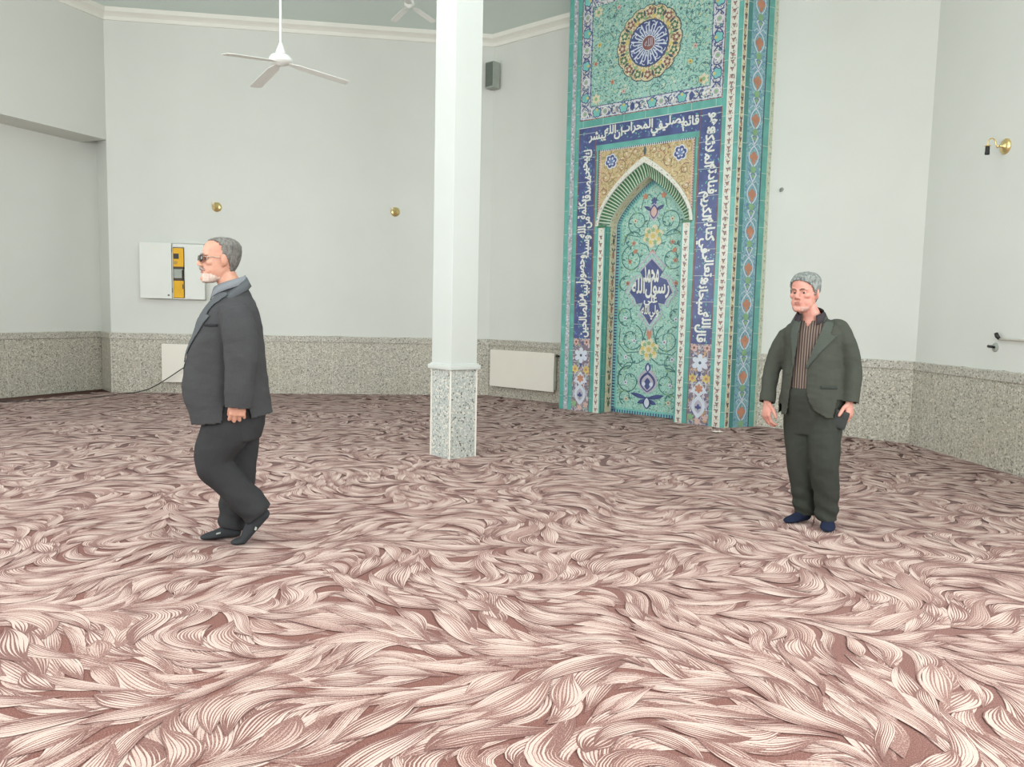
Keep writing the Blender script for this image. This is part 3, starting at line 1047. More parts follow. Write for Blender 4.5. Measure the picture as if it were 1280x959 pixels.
for z0 in (2.20, 1.13):
    p.leaf(MC, z0 - 0.08, math.pi / 2, 0.17, 0.035, ORANGE, 0.004)
    p.star(MC, z0 + 0.02, 0.055, 0.03, 6, PINK, 0.0035)
# upper bud
p.leaf(MC, 2.66, math.pi / 2, 0.26, 0.085, MAUVE, 0.003); p.leaf(MC, 2.69, math.pi / 2, 0.20, 0.06, NAVY, 0.004); p.leaf(MC, 2.71, math.pi / 2, 0.15, 0.045, PINK, 0.005)
p.star(MC, 2.93, 0.05, 0.025, 5, NAVY, 0.004)
for s in (-1, 1):
    p.leaf(MC + s * 0.02, 2.80, math.pi / 2 - s * 1.1, 0.15, 0.025, NAVY, 0.003)
    p.star(MC + s * 0.14, 3.00, 0.045, 0.022, 5, ORANGE, 0.004)
    p.ribbon([(MC, 2.93), (MC + s * 0.08, 3.03), (MC + s * 0.16, 2.98), (MC + s * 0.20, 2.84)], 0.010, SCROLL, 0.003)
# lower palmette and fleur
p.leaf(MC, 0.30, math.pi / 2, 0.36, 0.155, MAUVE, 0.003); p.leaf(MC, 0.325, math.pi / 2, 0.29, 0.125, NAVY, 0.004); p.leaf(MC, 0.345, math.pi / 2, 0.23, 0.095, MAUVE, 0.005)
p.leaf(MC, 0.36, math.pi / 2, 0.17, 0.05, NAVY, 0.006); p.leaf(MC, 0.60, math.pi / 2, 0.14, 0.045, NAVY, 0.0065); p.leaf(MC, 0.62, math.pi / 2, 0.09, 0.02, PALE, 0.007)
for s in (-1, 1):
    p.leaf(MC, 0.24, math.pi / 2 - s * 1.35, 0.27, 0.03, NAVY, 0.004)
    p.leaf(MC, 0.22, math.pi / 2 - s * 1.9, 0.16, 0.03, NAVY, 0.004)
    p.disc(MC + s * 0.06, 0.44, 0.03, PALE, 0.0065, 10)
p.leaf(MC, 0.09, math.pi / 2, 0.18, 0.06, NAVY, 0.004); p.leaf(MC, 0.11, math.pi / 2, 0.14, 0.04, PALE, 0.005)
panel = done(p, 'niche_panel')

# navy medallion with four lines of script
p = fpan(NB + 0.006)
half = [(0.0, 0.45), (0.075, 0.38), (0.175, 0.28), (0.12, 0.21), (0.235, 0.17), (0.33, 0.0), (0.245, -0.09), (0.215, -0.16), (0.12, -0.14), (0.16, -0.24), (0.08, -0.33), (0.0, -0.44)]
ring = [(MC + x, 1.70 + z) for x, z in half] + [(MC - x, 1.70 + z) for x, z in reversed(half[1:-1])]
def grow(f):
    return [(MC + (a - MC) * f, 1.69 + (z - 1.69) * f) for a, z in ring]
p.fan((MC, 1.70), grow(1.24), MAUVE, 0.002); p.fan((MC, 1.70), grow(1.17), V_PANEL, 0.003); p.fan((MC, 1.70), grow(1.06), MAUVE, 0.004)
p.fan((MC, 1.70), ring, NAVY, 0.005)
med = done(p, 'medallion')
q = fpan(NB + 0.006)
for txt, a0, z0, a1, z1 in (('محمد', -0.125, 1.83, 0.12, 2.06), ('رسول الله', -0.295, 1.62, 0.285, 1.90), ('علي', -0.10, 1.49, 0.11, 1.68), ('ولي الله', -0.135, 1.33, 0.135, 1.53)):
    V, F = write_line(txt, 0.05, 0.0, 0.022)
    q.tris(fit_line(V, MC + a0, z0, MC + a1, z1), F, TWHITE, 0.0075)
q.build('lettering', med)

# ------------------------------------------------------------------ carpet
def vnoise(x, y, seed):
    g = np.random.default_rng(seed).random((64, 64))
    xi = np.floor(x).astype(int); yi = np.floor(y).astype(int)
    fx = x - xi; fy = y - yi
    fx = fx * fx * fx * (fx * (fx * 6 - 15) + 10); fy = fy * fy * fy * (fy * (fy * 6 - 15) + 10)
    a = g[xi % 64, yi % 64]; b = g[(xi + 1) % 64, yi % 64]; c = g[xi % 64, (yi + 1) % 64]; d = g[(xi + 1) % 64, (yi + 1) % 64]
    return (a * (1 - fx) + b * fx) * (1 - fy) + (c * (1 - fx) + d * fx) * fy
def flow(x, y):
    """direction of the woven strands: long streams that curl now and then"""
    t = 0.10 + 4.4 * (vnoise(x / 0.66 + 7, y / 0.52 + 3, 5) - 0.5) + 2.2 * (vnoise(x / 0.34, y / 0.30, 9) - 0.5)
    return t
def make_carpet():
    g = np.random.default_rng(21)
    sp = 0.120
    xs = np.arange(-8.4, 5.2, sp); ys = np.arange(0.9, 13.2, sp * 0.8)
    X, Y = np.meshgrid(xs, ys)
    X = (X + g.uniform(-0.5, 0.5, X.shape) * sp).ravel(); Y = (Y + g.uniform(-0.5, 0.5, Y.shape) * sp).ravel()
    keep = np.ones(len(X), bool)
    for i in range(len(foot)):                      # inside the hall outline
        p, q = foot[i], foot[(i + 1) % len(foot)]
        keep &= ((q.x - p.x) * (Y - p.y) - (q.y - p.y) * (X - p.x)) < 0.30
    X, Y = X[keep], Y[keep]
    o = g.permutation(len(X)); X, Y = X[o], Y[o]
    n = len(X); NP = 15; hp = NP // 2
    Lh = g.uniform(0.11, 0.27, n); W = g.uniform(0.028, 0.064, n); RO = np.where(g.uniform(0, 1, n) < 0.5, 0.24, -0.24) * g.uniform(0.2, 1.3, n)
    PX = np.zeros((n, NP)); PY = np.zeros((n, NP)); PX[:, hp] = X; PY[:, hp] = Y
    for sgn in (1, -1):
        x, y = X.copy(), Y.copy()
        for k in range(1, hp + 1):
            st = Lh / hp
            t = flow(x, y) + RO * (1 + sgn * (k - 0.5) / hp)
            mx, my = x + sgn * np.cos(t) * st / 2, y + sgn * np.sin(t) * st / 2
            t = flow(mx, my) + RO * (1 + sgn * (k - 0.5) / hp)
            x = x + sgn * np.cos(t) * st; y = y + sgn * np.sin(t) * st
            PX[:, hp + sgn * k] = x; PY[:, hp + sgn * k] = y
    TX = np.gradient(PX, axis=1); TY = np.gradient(PY, axis=1)
    l = np.hypot(TX, TY) + 1e-9
    NX, NY = -TY / l, TX / l
    s = np.linspace(0, 1, NP)
    tip = g.uniform(0.30, 0.62, n)[:, None]          # where the strand is widest
    prof = np.where(s[None] < tip, np.sin(np.pi / 2 * s[None] / tip), np.cos(np.pi / 2 * (s[None] - tip) / (1 - tip))).clip(0, 1) ** 1.0
    HWD = W[:, None] * prof
    # every leaf gets a level of its own among the leaves it crosses, so that no two lie in one plane
    bx0, bx1 = (PX - W[:, None]).min(1), (PX + W[:, None]).max(1); by0, by1 = (PY - W[:, None]).min(1), (PY + W[:, None]).max(1)
    cell = 0.8
    grid = {}
    NLV = 84
    lev = np.zeros(n, int)
    for i in range(n):
        ci, cj = int(X[i] // cell), int(Y[i] // cell)
        near = [j for a in (-1, 0, 1) for b in (-1, 0, 1) for j in grid.get((ci + a, cj + b), ())]
        used = set()
        if near:
            nr = np.array(near)
            hit = (bx0[nr] < bx1[i]) & (bx1[nr] > bx0[i]) & (by0[nr] < by1[i]) & (by1[nr] > by0[i])
            used = set(lev[nr[hit]].tolist())
        want = int(g.integers(0, NLV))
        k = 0
        while (want + k) % NLV in used and k < NLV:
            k += 1
        lev[i] = (want + k) % NLV
        grid.setdefault((ci, cj), []).append(i)
    z = 0.0006 + 0.00006 * lev
    verts, faces, tones = [], [], []
    off = 0
    def add(ax, ay, bx, by, zz, tone):
        nonlocal off
        m, k = ax.shape
        v = np.empty((m, k, 2, 3)); v[:, :, 0, 0] = ax; v[:, :, 0, 1] = ay; v[:, :, 1, 0] = bx; v[:, :, 1, 1] = by; v[..., 2] = zz[:, None, None]
        verts.append(v.reshape(-1, 3))
        base = off + (np.arange(m) * k * 2)[:, None] + (np.arange(k - 1) * 2)[None]
        faces.append(np.stack([base, base + 1, base + 3, base + 2], -1).reshape(-1, 4))
        tones.append(np.repeat(tone, k - 1))
        off += m * k * 2
    darkness = g.uniform(0, 1, n)
    add(PX - NX * HWD, PY - NY * HWD, PX + NX * HWD, PY + NY * HWD, z, 0.02 + 0.30 * g.uniform(0, 1, n) ** 1.6)
    NS = 8
    side = np.where(g.uniform(0, 1, n) < 0.5, 1, -1)[:, None]
    for k in range(NS):
        c = -1 + 2 * (k + 0.5) / NS
        u = (k + 0.5) / NS
        w = HWD * (1.0 / NS) * (0.96 - 0.62 * u ** 1.5) * g.uniform(0.58, 1.18, n)[:, None]
        s0, s1 = g.uniform(0.0, 0.26, n)[:, None], g.uniform(0.72, 1.0, n)[:, None] - 0.25 * u ** 2
        tp = np.clip((s[None] - s0) / 0.22, 0, 1) * np.clip((s1 - s[None]) / 0.30, 0, 1)
        w = w * np.sqrt(tp)
        wob = 1 + 0.05 * np.sin(s[None] * 9 + g.uniform(0, 6, n)[:, None])
        cx = PX + NX * HWD * c * side * 0.97 * wob; cy = PY + NY * HWD * c * side * 0.97 * wob
        tone = np.clip(0.98 - 0.22 * u * darkness - 0.25 * g.uniform(0, 1, n) ** 3 - 0.25 * (darkness > 0.86), 0, 1)
        add(cx - NX * w, cy - NY * w, cx + NX * w, cy + NY * w, z + 0.000030, tone)
    V0 = np.concatenate(verts)
    for i in range(len(foot) ):
        p, q = foot[i], foot[(i + 1) % len(foot)]
        if i == len(foot) - 1:
            p, q = p + Vector((-0.515, 0.215, 0)), q + Vector((-0.515, 0.215, 0))      # the recess floor is carpeted too
        tx, ty = (q - p).normalized().x, (q - p).normalized().y
        d = -ty * (V0[:, 0] - p.x) + tx * (V0[:, 1] - p.y) + 0.02
        msk = d > 0
        if i == 0:
            msk &= V0[:, 0] > A0.x - 0.02
        V0[msk, 0] += ty * d[msk]; V0[msk, 1] -= tx * d[msk]
    verts = [V0]
    # backing that the strands are woven into
    ol = foot[:-1] + [GD + Vector((0.38, 0.93, 0)), GD + Vector((0.38, 0.93, 0)) + Vector((-0.50, 0.21, 0)), Vector((-6.63, 12.40, 0))]
    ext = np.array([[p.x, p.y, 0.0] for p in ol])
    low = ext.copy(); low[:, 2] = -0.012
    nb = len(ext)
    V = np.concatenate(verts + [ext, low]); F = np.concatenate(faces); T = np.concatenate(tones)
    me = bpy.data.meshes.new('carpet')
    nv, nf = len(V), len(F) + 1 + nb
    loops = np.concatenate([F.ravel(), np.arange(off + nb - 1, off - 1, -1),
                            np.array([[off + i, off + (i + 1) % nb, off + nb + (i + 1) % nb, off + nb + i] for i in range(nb)]).ravel()]).astype(np.int32)
    tot = np.concatenate([np.full(len(F), 4), [nb], np.full(nb, 4)]).astype(np.int32)
    start = np.concatenate([[0], np.cumsum(tot)[:-1]]).astype(np.int32)
    me.vertices.add(nv); me.vertices.foreach_set('co', V.ravel().astype(np.float32))
    me.loops.add(len(loops)); me.loops.foreach_set('vertex_index', loops)
    me.polygons.add(nf); me.polygons.foreach_set('loop_start', start)
    me.update(calc_edges=True)
    at_ = me.attributes.new('tone', 'FLOAT', 'FACE')
    at_.data.foreach_set('value', np.concatenate([T, np.full(1 + nb, 0.05)]).astype(np.float32))
    m, nt, bs = new_mat('carpet_pile', 1.0, 0.0)
    a = N(nt, 'ShaderNodeAttribute'); a.attribute_name = 'tone'
    v = coords(nt)
    grain = noise_tex(nt, v, 210, 2, 0.6)
    bigv = noise_tex(nt, v, 0.9, 3, 0.6)
    f = maths(nt, 'ADD', a.outputs['Fac'], maths(nt, 'MULTIPLY', maths(nt, 'SUBTRACT', grain, 0.5), 1.5))
    f = maths(nt, 'ADD', f, maths(nt, 'MULTIPLY', maths(nt, 'SUBTRACT', bigv, 0.5), 0.3))
    c = ramp(nt, f, [(0.0, CARPET_D), (0.30, CARPET_M), (0.62, CARPET_P), (1.0, CARPET_L)])
    nt.links.new(c, bs.inputs['Base Color'])
    bs.inputs['Sheen Weight'].default_value = 0.11
    bs.inputs['Sheen Roughness'].default_value = 0.6
    me.materials.append(m)
    o = bpy.data.objects.new('carpet', me)
    COL.objects.link(o)
    return o
CARPET_D, CARPET_M, CARPET_P, CARPET_L = rgb(106, 70, 63), rgb(136, 101, 92), rgb(174, 148, 137), rgb(190, 169, 158)
tag(make_carpet(), 'wall to wall carpet with swirling pale pink and brown leaf strands', 'carpet', kind='stuff')

# ------------------------------------------------------------------ column
def column():
    ang = R(41)
    d = Vector((math.cos(ang), math.sin(ang), 0))
    M = Matrix(((d.x, -d.y, 0, -0.568), (d.y, d.x, 0, 7.099), (0, 0, 1, 0), (0, 0, 0, 1)))
    s = 0.305
    root = empty('column', M)
    tag(root, 'white square column on grey speckled granite base standing in the open carpet', 'column')
    box_obj('granite_base', (0.004, 0.004, -0.005), (s - 0.004, s - 0.004, 0.84), GRANCOL, parent=root, bevel=0.003)
    box_obj('shaft', (0, 0, 0.86), (s, s, H_CEIL + 0.02), WHITEPAINT, parent=root, bevel=0.006)
    bm = bmesh.new()
    box(bm, (-0.03, -0.03, 0.838), (s + 0.03, s + 0.03, 0.882), 0, 0.014)
    box(bm, (-0.012, -0.012, 0.882), (s + 0.012, s + 0.012, 0.894), 0, 0.004)
    bmesh.ops.recalc_face_normals(bm, faces=bm.faces)
    bm_obj('collar', bm, WHITEPAINT, root)
    for x, y in ((0, 0), (s, 0), (0, s), (s, s)):
        box_obj('corner_trim', (x - 0.006, y - 0.006, 0.002), (x + 0.006, y + 0.006, 0.838), WHITE, parent=root, bevel=0.002)
column()

# ------------------------------------------------------------------ radiators
def radiator(M, x0, length, label):
    root = empty('radiator', M @ Matrix.Translation((x0, 0, 0.18)))
    tag(root, label, 'radiator', 'white panel radiators')
    box_obj('front_panel', (0, -0.125, 0), (length, -0.105, 0.594), WHITE, parent=root, bevel=0.007)
    bm = bmesh.new()
    box(bm, (0.012, -0.105, 0.03), (length - 0.012, -0.045, 0.57), 0, 0.004)
    bmesh.ops.recalc_face_normals(bm, faces=bm.faces)
    bm_obj('heater_body', bm, WHITE, root)
    bm = bmesh.new()
    n = int(length / 0.03)
    for k in range(n):
        box(bm, (0.02 + k * 0.03, -0.105, 0.572), (0.03 + k * 0.03, -0.045, 0.59))
    box(bm, (0.0, -0.108, 0.586), (length, -0.10, 0.594)); box(bm, (0.0, -0.05, 0.586), (length, -0.042, 0.594))
    bmesh.ops.recalc_face_normals(bm, faces=bm.faces)
    bm_obj('top_grille', bm, WHITE, root)
    for x in (0.15, length - 0.18):
        box_obj('bracket', (x, -0.045, 0.06), (x + 0.03, -0.016, 0.54), GREYPL, parent=root)
    bm = bmesh.new()
    tube(bm, [(length, -0.075, 0.555), (length + 0.045, -0.075, 0.555)], 0.014, 12)
    tube(bm, [(length + 0.02, -0.075, 0.555), (length + 0.02, -0.016, 0.555)], 0.009, 10)
    bm_obj('valve', bm, BLACKPL, root, smooth=True)
    return root
MA, LA = FR['wall_back']
radiator(MB_, 0.14, 1.31, 'white panel radiator on the granite between column and tiled mihrab')
radiator(MA, 0.775, 1.31, 'white panel radiator behind the walking man, under the electric cabinet')

# ------------------------------------------------------------------ cable
bm = bmesh.new()
pts = [(-7.25, 10.15, .004), (-7.016, 10.494, .006), (-6.75, 10.594, .006), (-6.532, 10.783, .006), (-6.177, 10.955, .006), (-6.069, 11.4, .006), (-6.0, 11.72, .006), (-5.88, 11.87, .012),
       (-5.72, 11.888, .048), (-5.591, 11.875, .093), (-5.449, 11.885, .175), (-5.272, 11.910, .296), (-5.093, 11.935, .423), (-4.736, 11.985, .653), (-4.62, 11.99, .80), (-4.60, 12.03, .92), (-4.60, 12.10, .99), (-4.60, 12.17, 1.02), (-4.60, 12.205, 1.03)]
def smooth_path(pts, k=6):
    P = [Vector(p) for p in pts]
    out = []
    for i in range(len(P) - 1):
        p0, p1, p2, p3 = P[max(0, i - 1)], P[i], P[i + 1], P[min(len(P) - 1, i + 2)]
        for j in range(k):
            t = j / k
            out.append(0.5 * ((2 * p1) + (p2 - p0) * t + (2 * p0 - 5 * p1 + 4 * p2 - p3) * t * t + (3 * p1 - p0 - 3 * p2 + p3) * t ** 3))
    out.append(P[-1])
    return out
tube(bm, smooth_path(pts), 0.0075, 8)
tag(bm_obj('cable', bm, BLACKPL, smooth=True), 'thin dark cable lying along the left carpet edge and rising over the radiator', 'cable')

# ------------------------------------------------------------------ electric cabinet
def cabinet():
    x = LA - 4.957; z = 1.475
    root = empty('electric_cabinet', MA @ Matrix.Translation((x, 0, z)))
    tag(root, 'white electric wall cabinet with its door open showing yellow devices', 'cabinet')
    w, h, d = 0.477, 0.86, 0.10
    bm = bmesh.new()
    box(bm, (0, -0.012, 0), (w, 0, h)); box(bm, (0, -d, 0), (0.012, 0, h)); box(bm, (w - 0.012, -d, 0), (w, 0, h))
    box(bm, (0, -d, 0), (w, 0, 0.012)); box(bm, (0, -d, h - 0.012), (w, 0, h)); box(bm, (0, -d, h - 0.06), (w, -d + 0.006, h))
    bmesh.ops.recalc_face_normals(bm, faces=bm.faces)
    bm_obj('housing', bm, CABW, root)
    # left leaf folded right back against the wall side
    dr = box_obj('door', (-0.468, -0.125, 0.005), (-0.004, -0.10, h + 0.0), CABW, parent=root, bevel=0.004)
    bm = bmesh.new()
    tube(bm, [(-0.05, -0.124, 0.06), (-0.05, -0.135, 0.06)], 0.014, 12)
    bm_obj('lock', bm, GREYPL, dr, smooth=True)
    box_obj('sticker', (-0.30, -0.1265, 0.745), (-0.19, -0.1245, 0.80), PALEGREY, parent=dr)
    for zz in (0.1, 0.72):
        bm = bmesh.new()
        tube(bm, [(-0.002, -0.108, zz), (-0.002, -0.108, zz + 0.07)], 0.008, 8)
        bm_obj('hinge', bm, GREYPL, root, smooth=True)
    box_obj('inner_panel', (0.185, -d - 0.008, 0.004), (w + 0.002, -d, h - 0.05), CABW, parent=root, bevel=0.003)
    up = box_obj('upper_device', (0.014, -d + 0.005, 0.50), (0.168, -0.02, 0.785), YELLOWPL, parent=root, bevel=0.006)
    box_obj('screen', (0.02, -d - 0.001, 0.62), (0.098, -d + 0.006, 0.70), BLACKPL, parent=up, bevel=0.004)
    box_obj('label_plate', (0.02, -d - 0.0005, 0.54), (0.075, -d + 0.006, 0.585), YELLOWD, parent=up)
    md = box_obj('middle_device', (0.014, -d + 0.02, 0.32), (0.15, -0.02, 0.47), GREYLT, parent=root, bevel=0.006)
    bm = bmesh.new()
    box(bm, (0.014, -d + 0.012, 0.465), (0.16, -0.02, 0.50)); box(bm, (0.014, -d + 0.012, 0.285), (0.15, -0.02, 0.325)); box(bm, (0.138, -d + 0.012, 0.325), (0.15, -0.02, 0.45))
    bmesh.ops.recalc_face_normals(bm, faces=bm.faces)
    bm_obj('dark_frame', bm, BROWNPL, md)
    lo = box_obj('lower_device', (0.014, -d + 0.005, 0.02), (0.165, -0.02, 0.285), YELLOWPL, parent=root, bevel=0.008)
    box_obj('dark_slot', (0.148, -d - 0.001, 0.16), (0.16, -d + 0.006, 0.23), BLACKPL, parent=lo)
CABW = noisy('cabinet_enamel', rgb(214, 217, 211), 0.015, 3, 0.4, 0.4)
YELLOWPL = noisy('yellow_plastic', rgb(222, 170, 32), 0.06, 10, 0.5, 0.3)
YELLOWD = noisy('dull_yellow_plastic', rgb(178, 148, 72), 0.06, 10, 0.5, 0.3)
GREYLT = noisy('light_grey_plastic', rgb(160, 166, 158), 0.06, 10, 0.5, 0.3)
BROWNPL = noisy('dark_brown_plastic', rgb(74, 62, 50), 0.1, 10, 0.5, 0.3)
PALEGREY = noisy('pale_grey_print', rgb(218, 218, 210), 0.03, 10, 0.5, 0.3)
cabinet()

# ------------------------------------------------------------------ wall lamps
CANDLE = noisy('cream_candle_tube', rgb(236, 226, 200), 0.03, 10, 0.5, 0.3)
def sconce(M, x, z, label, socket, tilt=0.0):
    root = empty('wall_lamp', M @ Matrix.Translation((x, 0, z)) @ Matrix.Rotation(tilt, 4, 'Y'))
    tag(root, label, 'wall lamp', 'brass wall lamps')
    RX = Matrix.Rotation(R(90), 4, 'X')
    bm = bmesh.new()
    lathe(bm, [(0.072, 0.0), (0.074, 0.008), (0.066, 0.018), (0.045, 0.026), (0.022, 0.034), (0.014, 0.05), (0.012, 0.062)], 28, M=RX)
    bm_obj('back_plate', bm, BRASS, root, smooth=True)
    bm = bmesh.new()
    if socket:
        pts = [(0, -0.055, 0), (0, -0.085, -0.006), (0, -0.100, 0.012), (0, -0.108, 0.045), (0, -0.132, 0.068), (0, -0.165, 0.060), (0, -0.178, 0.030), (0, -0.180, 0.0)]
        tube(bm, smooth_path(pts, 5), 0.0065, 10)
        ellipsoid(bm, (0, -0.082, -0.004), (0.014, 0.014, 0.014))
        ellipsoid(bm, (0, -0.180, -0.002), (0.03, 0.03, 0.007))
        bm_obj('arm', bm, BRASS, root, smooth=True)
        bm = bmesh.new()
        lathe(bm, [(0.016, 0.0), (0.019, -0.01), (0.019, -0.05), (0.021, -0.055), (0.021, -0.078), (0.015, -0.08)], 18, M=Matrix.Translation((0, -0.180, -0.004)))
        bm_obj('bulb_socket', bm, BLACKPL, root, smooth=True)
    else:
        pts = [(0, -0.055, 0), (-0.006, -0.085, -0.01), (-0.02, -0.10, 0.0), (-0.032, -0.105, 0.02)]
        tube(bm, smooth_path(pts, 5), 0.0075, 10)
        ellipsoid(bm, (-0.033, -0.105, 0.022), (0.026, 0.026, 0.008))
        bm_obj('arm', bm, BRASS, root, smooth=True)
        bm = bmesh.new()
        tube(bm, [(-0.033, -0.105, 0.026), (-0.035, -0.106, 0.066)], 0.018, 14)
        bm_obj('candle_tube', bm, CANDLE, root, smooth=True)
sconce(MA, LA - 4.306 + 0.0, 2.917, 'small brass wall lamp above the walking man, beside the electric cabinet', False, 0.1)
sconce(MA, LA - 1.558, 2.952, 'small brass wall lamp just left of the white column', False, -0.15)
MCW, LC = FR['wall_right']
sconce(MCW, 1.21, 3.05, 'brass wall lamp with curved arm and black socket on the right wall', True)

# ------------------------------------------------------------------ pipe and knob on the right wall, hook by the mihrab
bm = bmesh.new()
tube(bm, [(1.375, -0.035, 1.237), (2.9, -0.035, 1.225)], 0.011, 10)
for x in (1.6, 2.4):
    tube(bm, [(x, -0.035, 1.235), (x, -0.003, 1.235)], 0.008, 8)
pp = bm_obj('pipe', bm, WHITE, smooth=True, mw=MCW)
tag(pp, 'thin white pipe running along the right wall above the granite', 'pipe')
bm = bmesh.new()
tube(bm, [(1.378, -0.035, 1.237), (1.358, -0.045, 1.262), (1.345, -0.05, 1.292)], [0.014, 0.019, 0.017], 12)
o = bm_obj('end_valve', bm, BLACKPL, pp, smooth=True)
kn = empty('wall_tap', MCW @ Matrix.Translation((1.285, 0, 1.155)))
tag(kn, 'dark tap on a pale round plate below the pipe end on right wall', 'tap')
bm = bmesh.new(); lathe(bm, [(0.045, 0.0), (0.043, 0.006), (0.028, 0.010)], 22, M=Matrix.Rotation(R(90), 4, 'X')); bm_obj('round_plate', bm, GREYLT, kn, smooth=True)
bm = bmesh.new(); tube(bm, [(0, -0.008, 0), (-0.004, -0.05, 0.006)], 0.012, 12); tube(bm, [(-0.028, -0.055, 0.008), (0.02, -0.052, 0.006)], 0.013, 12); bm_obj('tap_handle', bm, BLACKPL, kn, smooth=True)
hk = empty('wall_hook', MB_ @ Matrix.Translation((4.796, 0, 2.975)))
tag(hk, 'tiny dark hook on the white wall right of the mihrab', 'hook')
bm = bmesh.new(); lathe(bm, [(0.026, 0.0), (0.024, 0.006), (0.008, 0.008)], 16, M=Matrix.Rotation(R(90), 4, 'X')); bm_obj('base_plate', bm, GREYLT, hk, smooth=True)
bm = bmesh.new(); tube(bm, smooth_path([(0, -0.006, 0.004), (0, -0.04, 0.0), (0, -0.05, -0.02), (0, -0.03, -0.03)], 4), 0.008, 8); bm_obj('hook_arm', bm, GREYPL, hk, smooth=True)

# ------------------------------------------------------------------ speaker
sp = empty('speaker', MB_ @ Matrix.Translation((0.07, 0, 4.93)))
tag(sp, 'grey box speaker high on the wall just right of the column', 'speaker')
box_obj('cabinet', (-0.085, -0.20, 0), (0.085, -0.04, 0.40), GREYLT, parent=sp, bevel=0.012)
gr = box_obj('grille', (-0.075, -0.208, 0.02), (0.075, -0.199, 0.385), noisy('speaker_grille_cloth', rgb(104, 112, 104), 0.15, 90, 0.8, 0.1), parent=sp, bevel=0.004)
box_obj('bracket', (-0.03, -0.045, 0.12), (0.03, 0.0, 0.28), GREYPL, parent=sp)

# ------------------------------------------------------------------ ceiling fans
FANW = noisy('fan_white', rgb(232, 235, 230), 0.02, 10, 0.4, 0.4)
def fan(x, y, z, Rr, angs, label):
    root = empty('ceiling_fan', Matrix.Translation((x, y, z)))
    tag(root, label, 'ceiling fan', 'white ceiling fans')
    bm = bmesh.new(); tube(bm, [(0, 0, 0.08), (0, 0, H_CEIL - z)], 0.014, 12); bm_obj('rod', bm, FANW, root, smooth=True)
    bm = bmesh.new(); lathe(bm, [(0.016, 0.19), (0.024, 0.17), (0.050, 0.10), (0.058, 0.075), (0.03, 0.07)], 20); bm_obj('lower_canopy', bm, FANW, root, smooth=True)
    bm = bmesh.new(); hc = H_CEIL - z; lathe(bm, [(0.05, hc), (0.045, hc - 0.04), (0.016, hc - 0.08)], 20); bm_obj('upper_canopy', bm, FANW, root, smooth=True)
    bm = bmesh.new(); q = (Rr / 0.72) ** 1.3; lathe(bm, [(0.03, 0.07), (0.10 * q, 0.055), (0.125 * q, 0.02), (0.12 * q, -0.015), (0.06 * q, -0.03), (0.04 * q, -0.045)], 28); bm_obj('motor', bm, FANW, root, smooth=True)
    for a in angs:
        bm = bmesh.new()
        ca, sa = math.cos(R(a)), math.sin(R(a))
        rings = []
        for t, w in ((0.10, 0.03), (0.2, 0.045), (0.26, 0.062), (0.6, 0.066), (0.93, 0.070), (1.0, 0.055)):
            w *= (Rr / 0.72) ** 0.8
            r = t * Rr if t > 0.25 else t * 0.7
            dz = -0.012 - (r * math.tan(R(9.5)))
            ring = []
            for s, h in ((-1, 0.0), (-1, 0.005), (1, 0.005), (1, 0.0)):
                ring.append(bm.verts.new((ca * r - sa * w * s, sa * r + ca * w * s, dz + h - s * w * 0.05)))
            rings.append(ring)
        for p, q in zip(rings, rings[1:]):
            for k in range(4):
                bm.faces.new((p[k], p[(k + 1) % 4], q[(k + 1) % 4], q[k]))
        bm.faces.new(rings[0]); bm.faces.new(rings[-1])
        bmesh.ops.recalc_face_normals(bm, faces=bm.faces)
        bm_obj('blade', bm, FANW, root)
fan(-2.574, 8.6, 4.03, 0.72, (24, 130, 238), 'white three-blade ceiling fan hanging on a long rod left of the column')
fan(-1.452, 10.5, 5.37, 0.46, (52, 126, 272), 'white ceiling fan close under the ceiling, partly behind the column')

# ------------------------------------------------------------------ scrap of paper
bm = bmesh.new()
g = bmesh.ops.create_grid(bm, x_segments=6, y_segments=5, size=0.5)
for v in bm.verts:
    v.co.x *= 0.11; v.co.y *= 0.08
    v.co.z = 0.008 + 0.022 * abs(mnoise.noise(Vector((v.co.x * 30, v.co.y * 30, 2.1))))
bmesh.ops.solidify(bm, geom=bm.faces[:], thickness=0.001)
tag(bm_obj('paper_scrap', bm, noisy('white_paper', rgb(238, 228, 216), 0.02, 10, 0.8, 0.1), mw=Matrix.Translation((2.485, 9.183, 0.002)) @ Matrix.Rotation(0.5, 4, 'Z')),
    'small crumpled white paper scrap on the carpet before the mihrab', 'paper')

# ------------------------------------------------------------------ people
def fused(bm, voxel, smooth):
    """one continuous skin around overlapping closed volumes: returns verts (n,3) and quads"""
    bmesh.ops.recalc_face_normals(bm, faces=bm.faces)
    me = bpy.data.meshes.new('t'); bm.to_mesh(me); bm.free()
    o = bpy.data.objects.new('t', me); COL.objects.link(o)
    m = o.modifiers.new('r', 'REMESH'); m.mode = 'VOXEL'; m.voxel_size = voxel; m.adaptivity = 0.0
    if smooth:
        s = o.modifiers.new('s', 'SMOOTH'); s.factor = 0.5; s.iterations = smooth
    dg = bpy.context.evaluated_depsgraph_get()
    ev = o.evaluated_get(dg); m2 = ev.to_mesh()
    V = np.empty(len(m2.vertices) * 3); m2.vertices.foreach_get('co', V); V = V.reshape(-1, 3).copy()
    F = [tuple(p.vertices) for p in m2.polygons]
    ev.to_mesh_clear()
    bpy.data.objects.remove(o); bpy.data.meshes.remove(me)
    return V, F
def vnormals(V, F):
    A = np.array([f if len(f) == 4 else (*f, f[-1]) for f in F])
    n = np.cross(V[A[:, 2]] - V[A[:, 0]], V[A[:, 3]] - V[A[:, 1]])
    out = np.zeros_like(V)
    for k in range(4):
        np.add.at(out, A[:, k], n)
    return out / (np.linalg.norm(out, axis=1)[:, None] + 1e-12)
def centres(V, F):
    A = np.array([f if len(f) == 4 else (*f, f[-1]) for f in F])
    return V[A].mean(1)
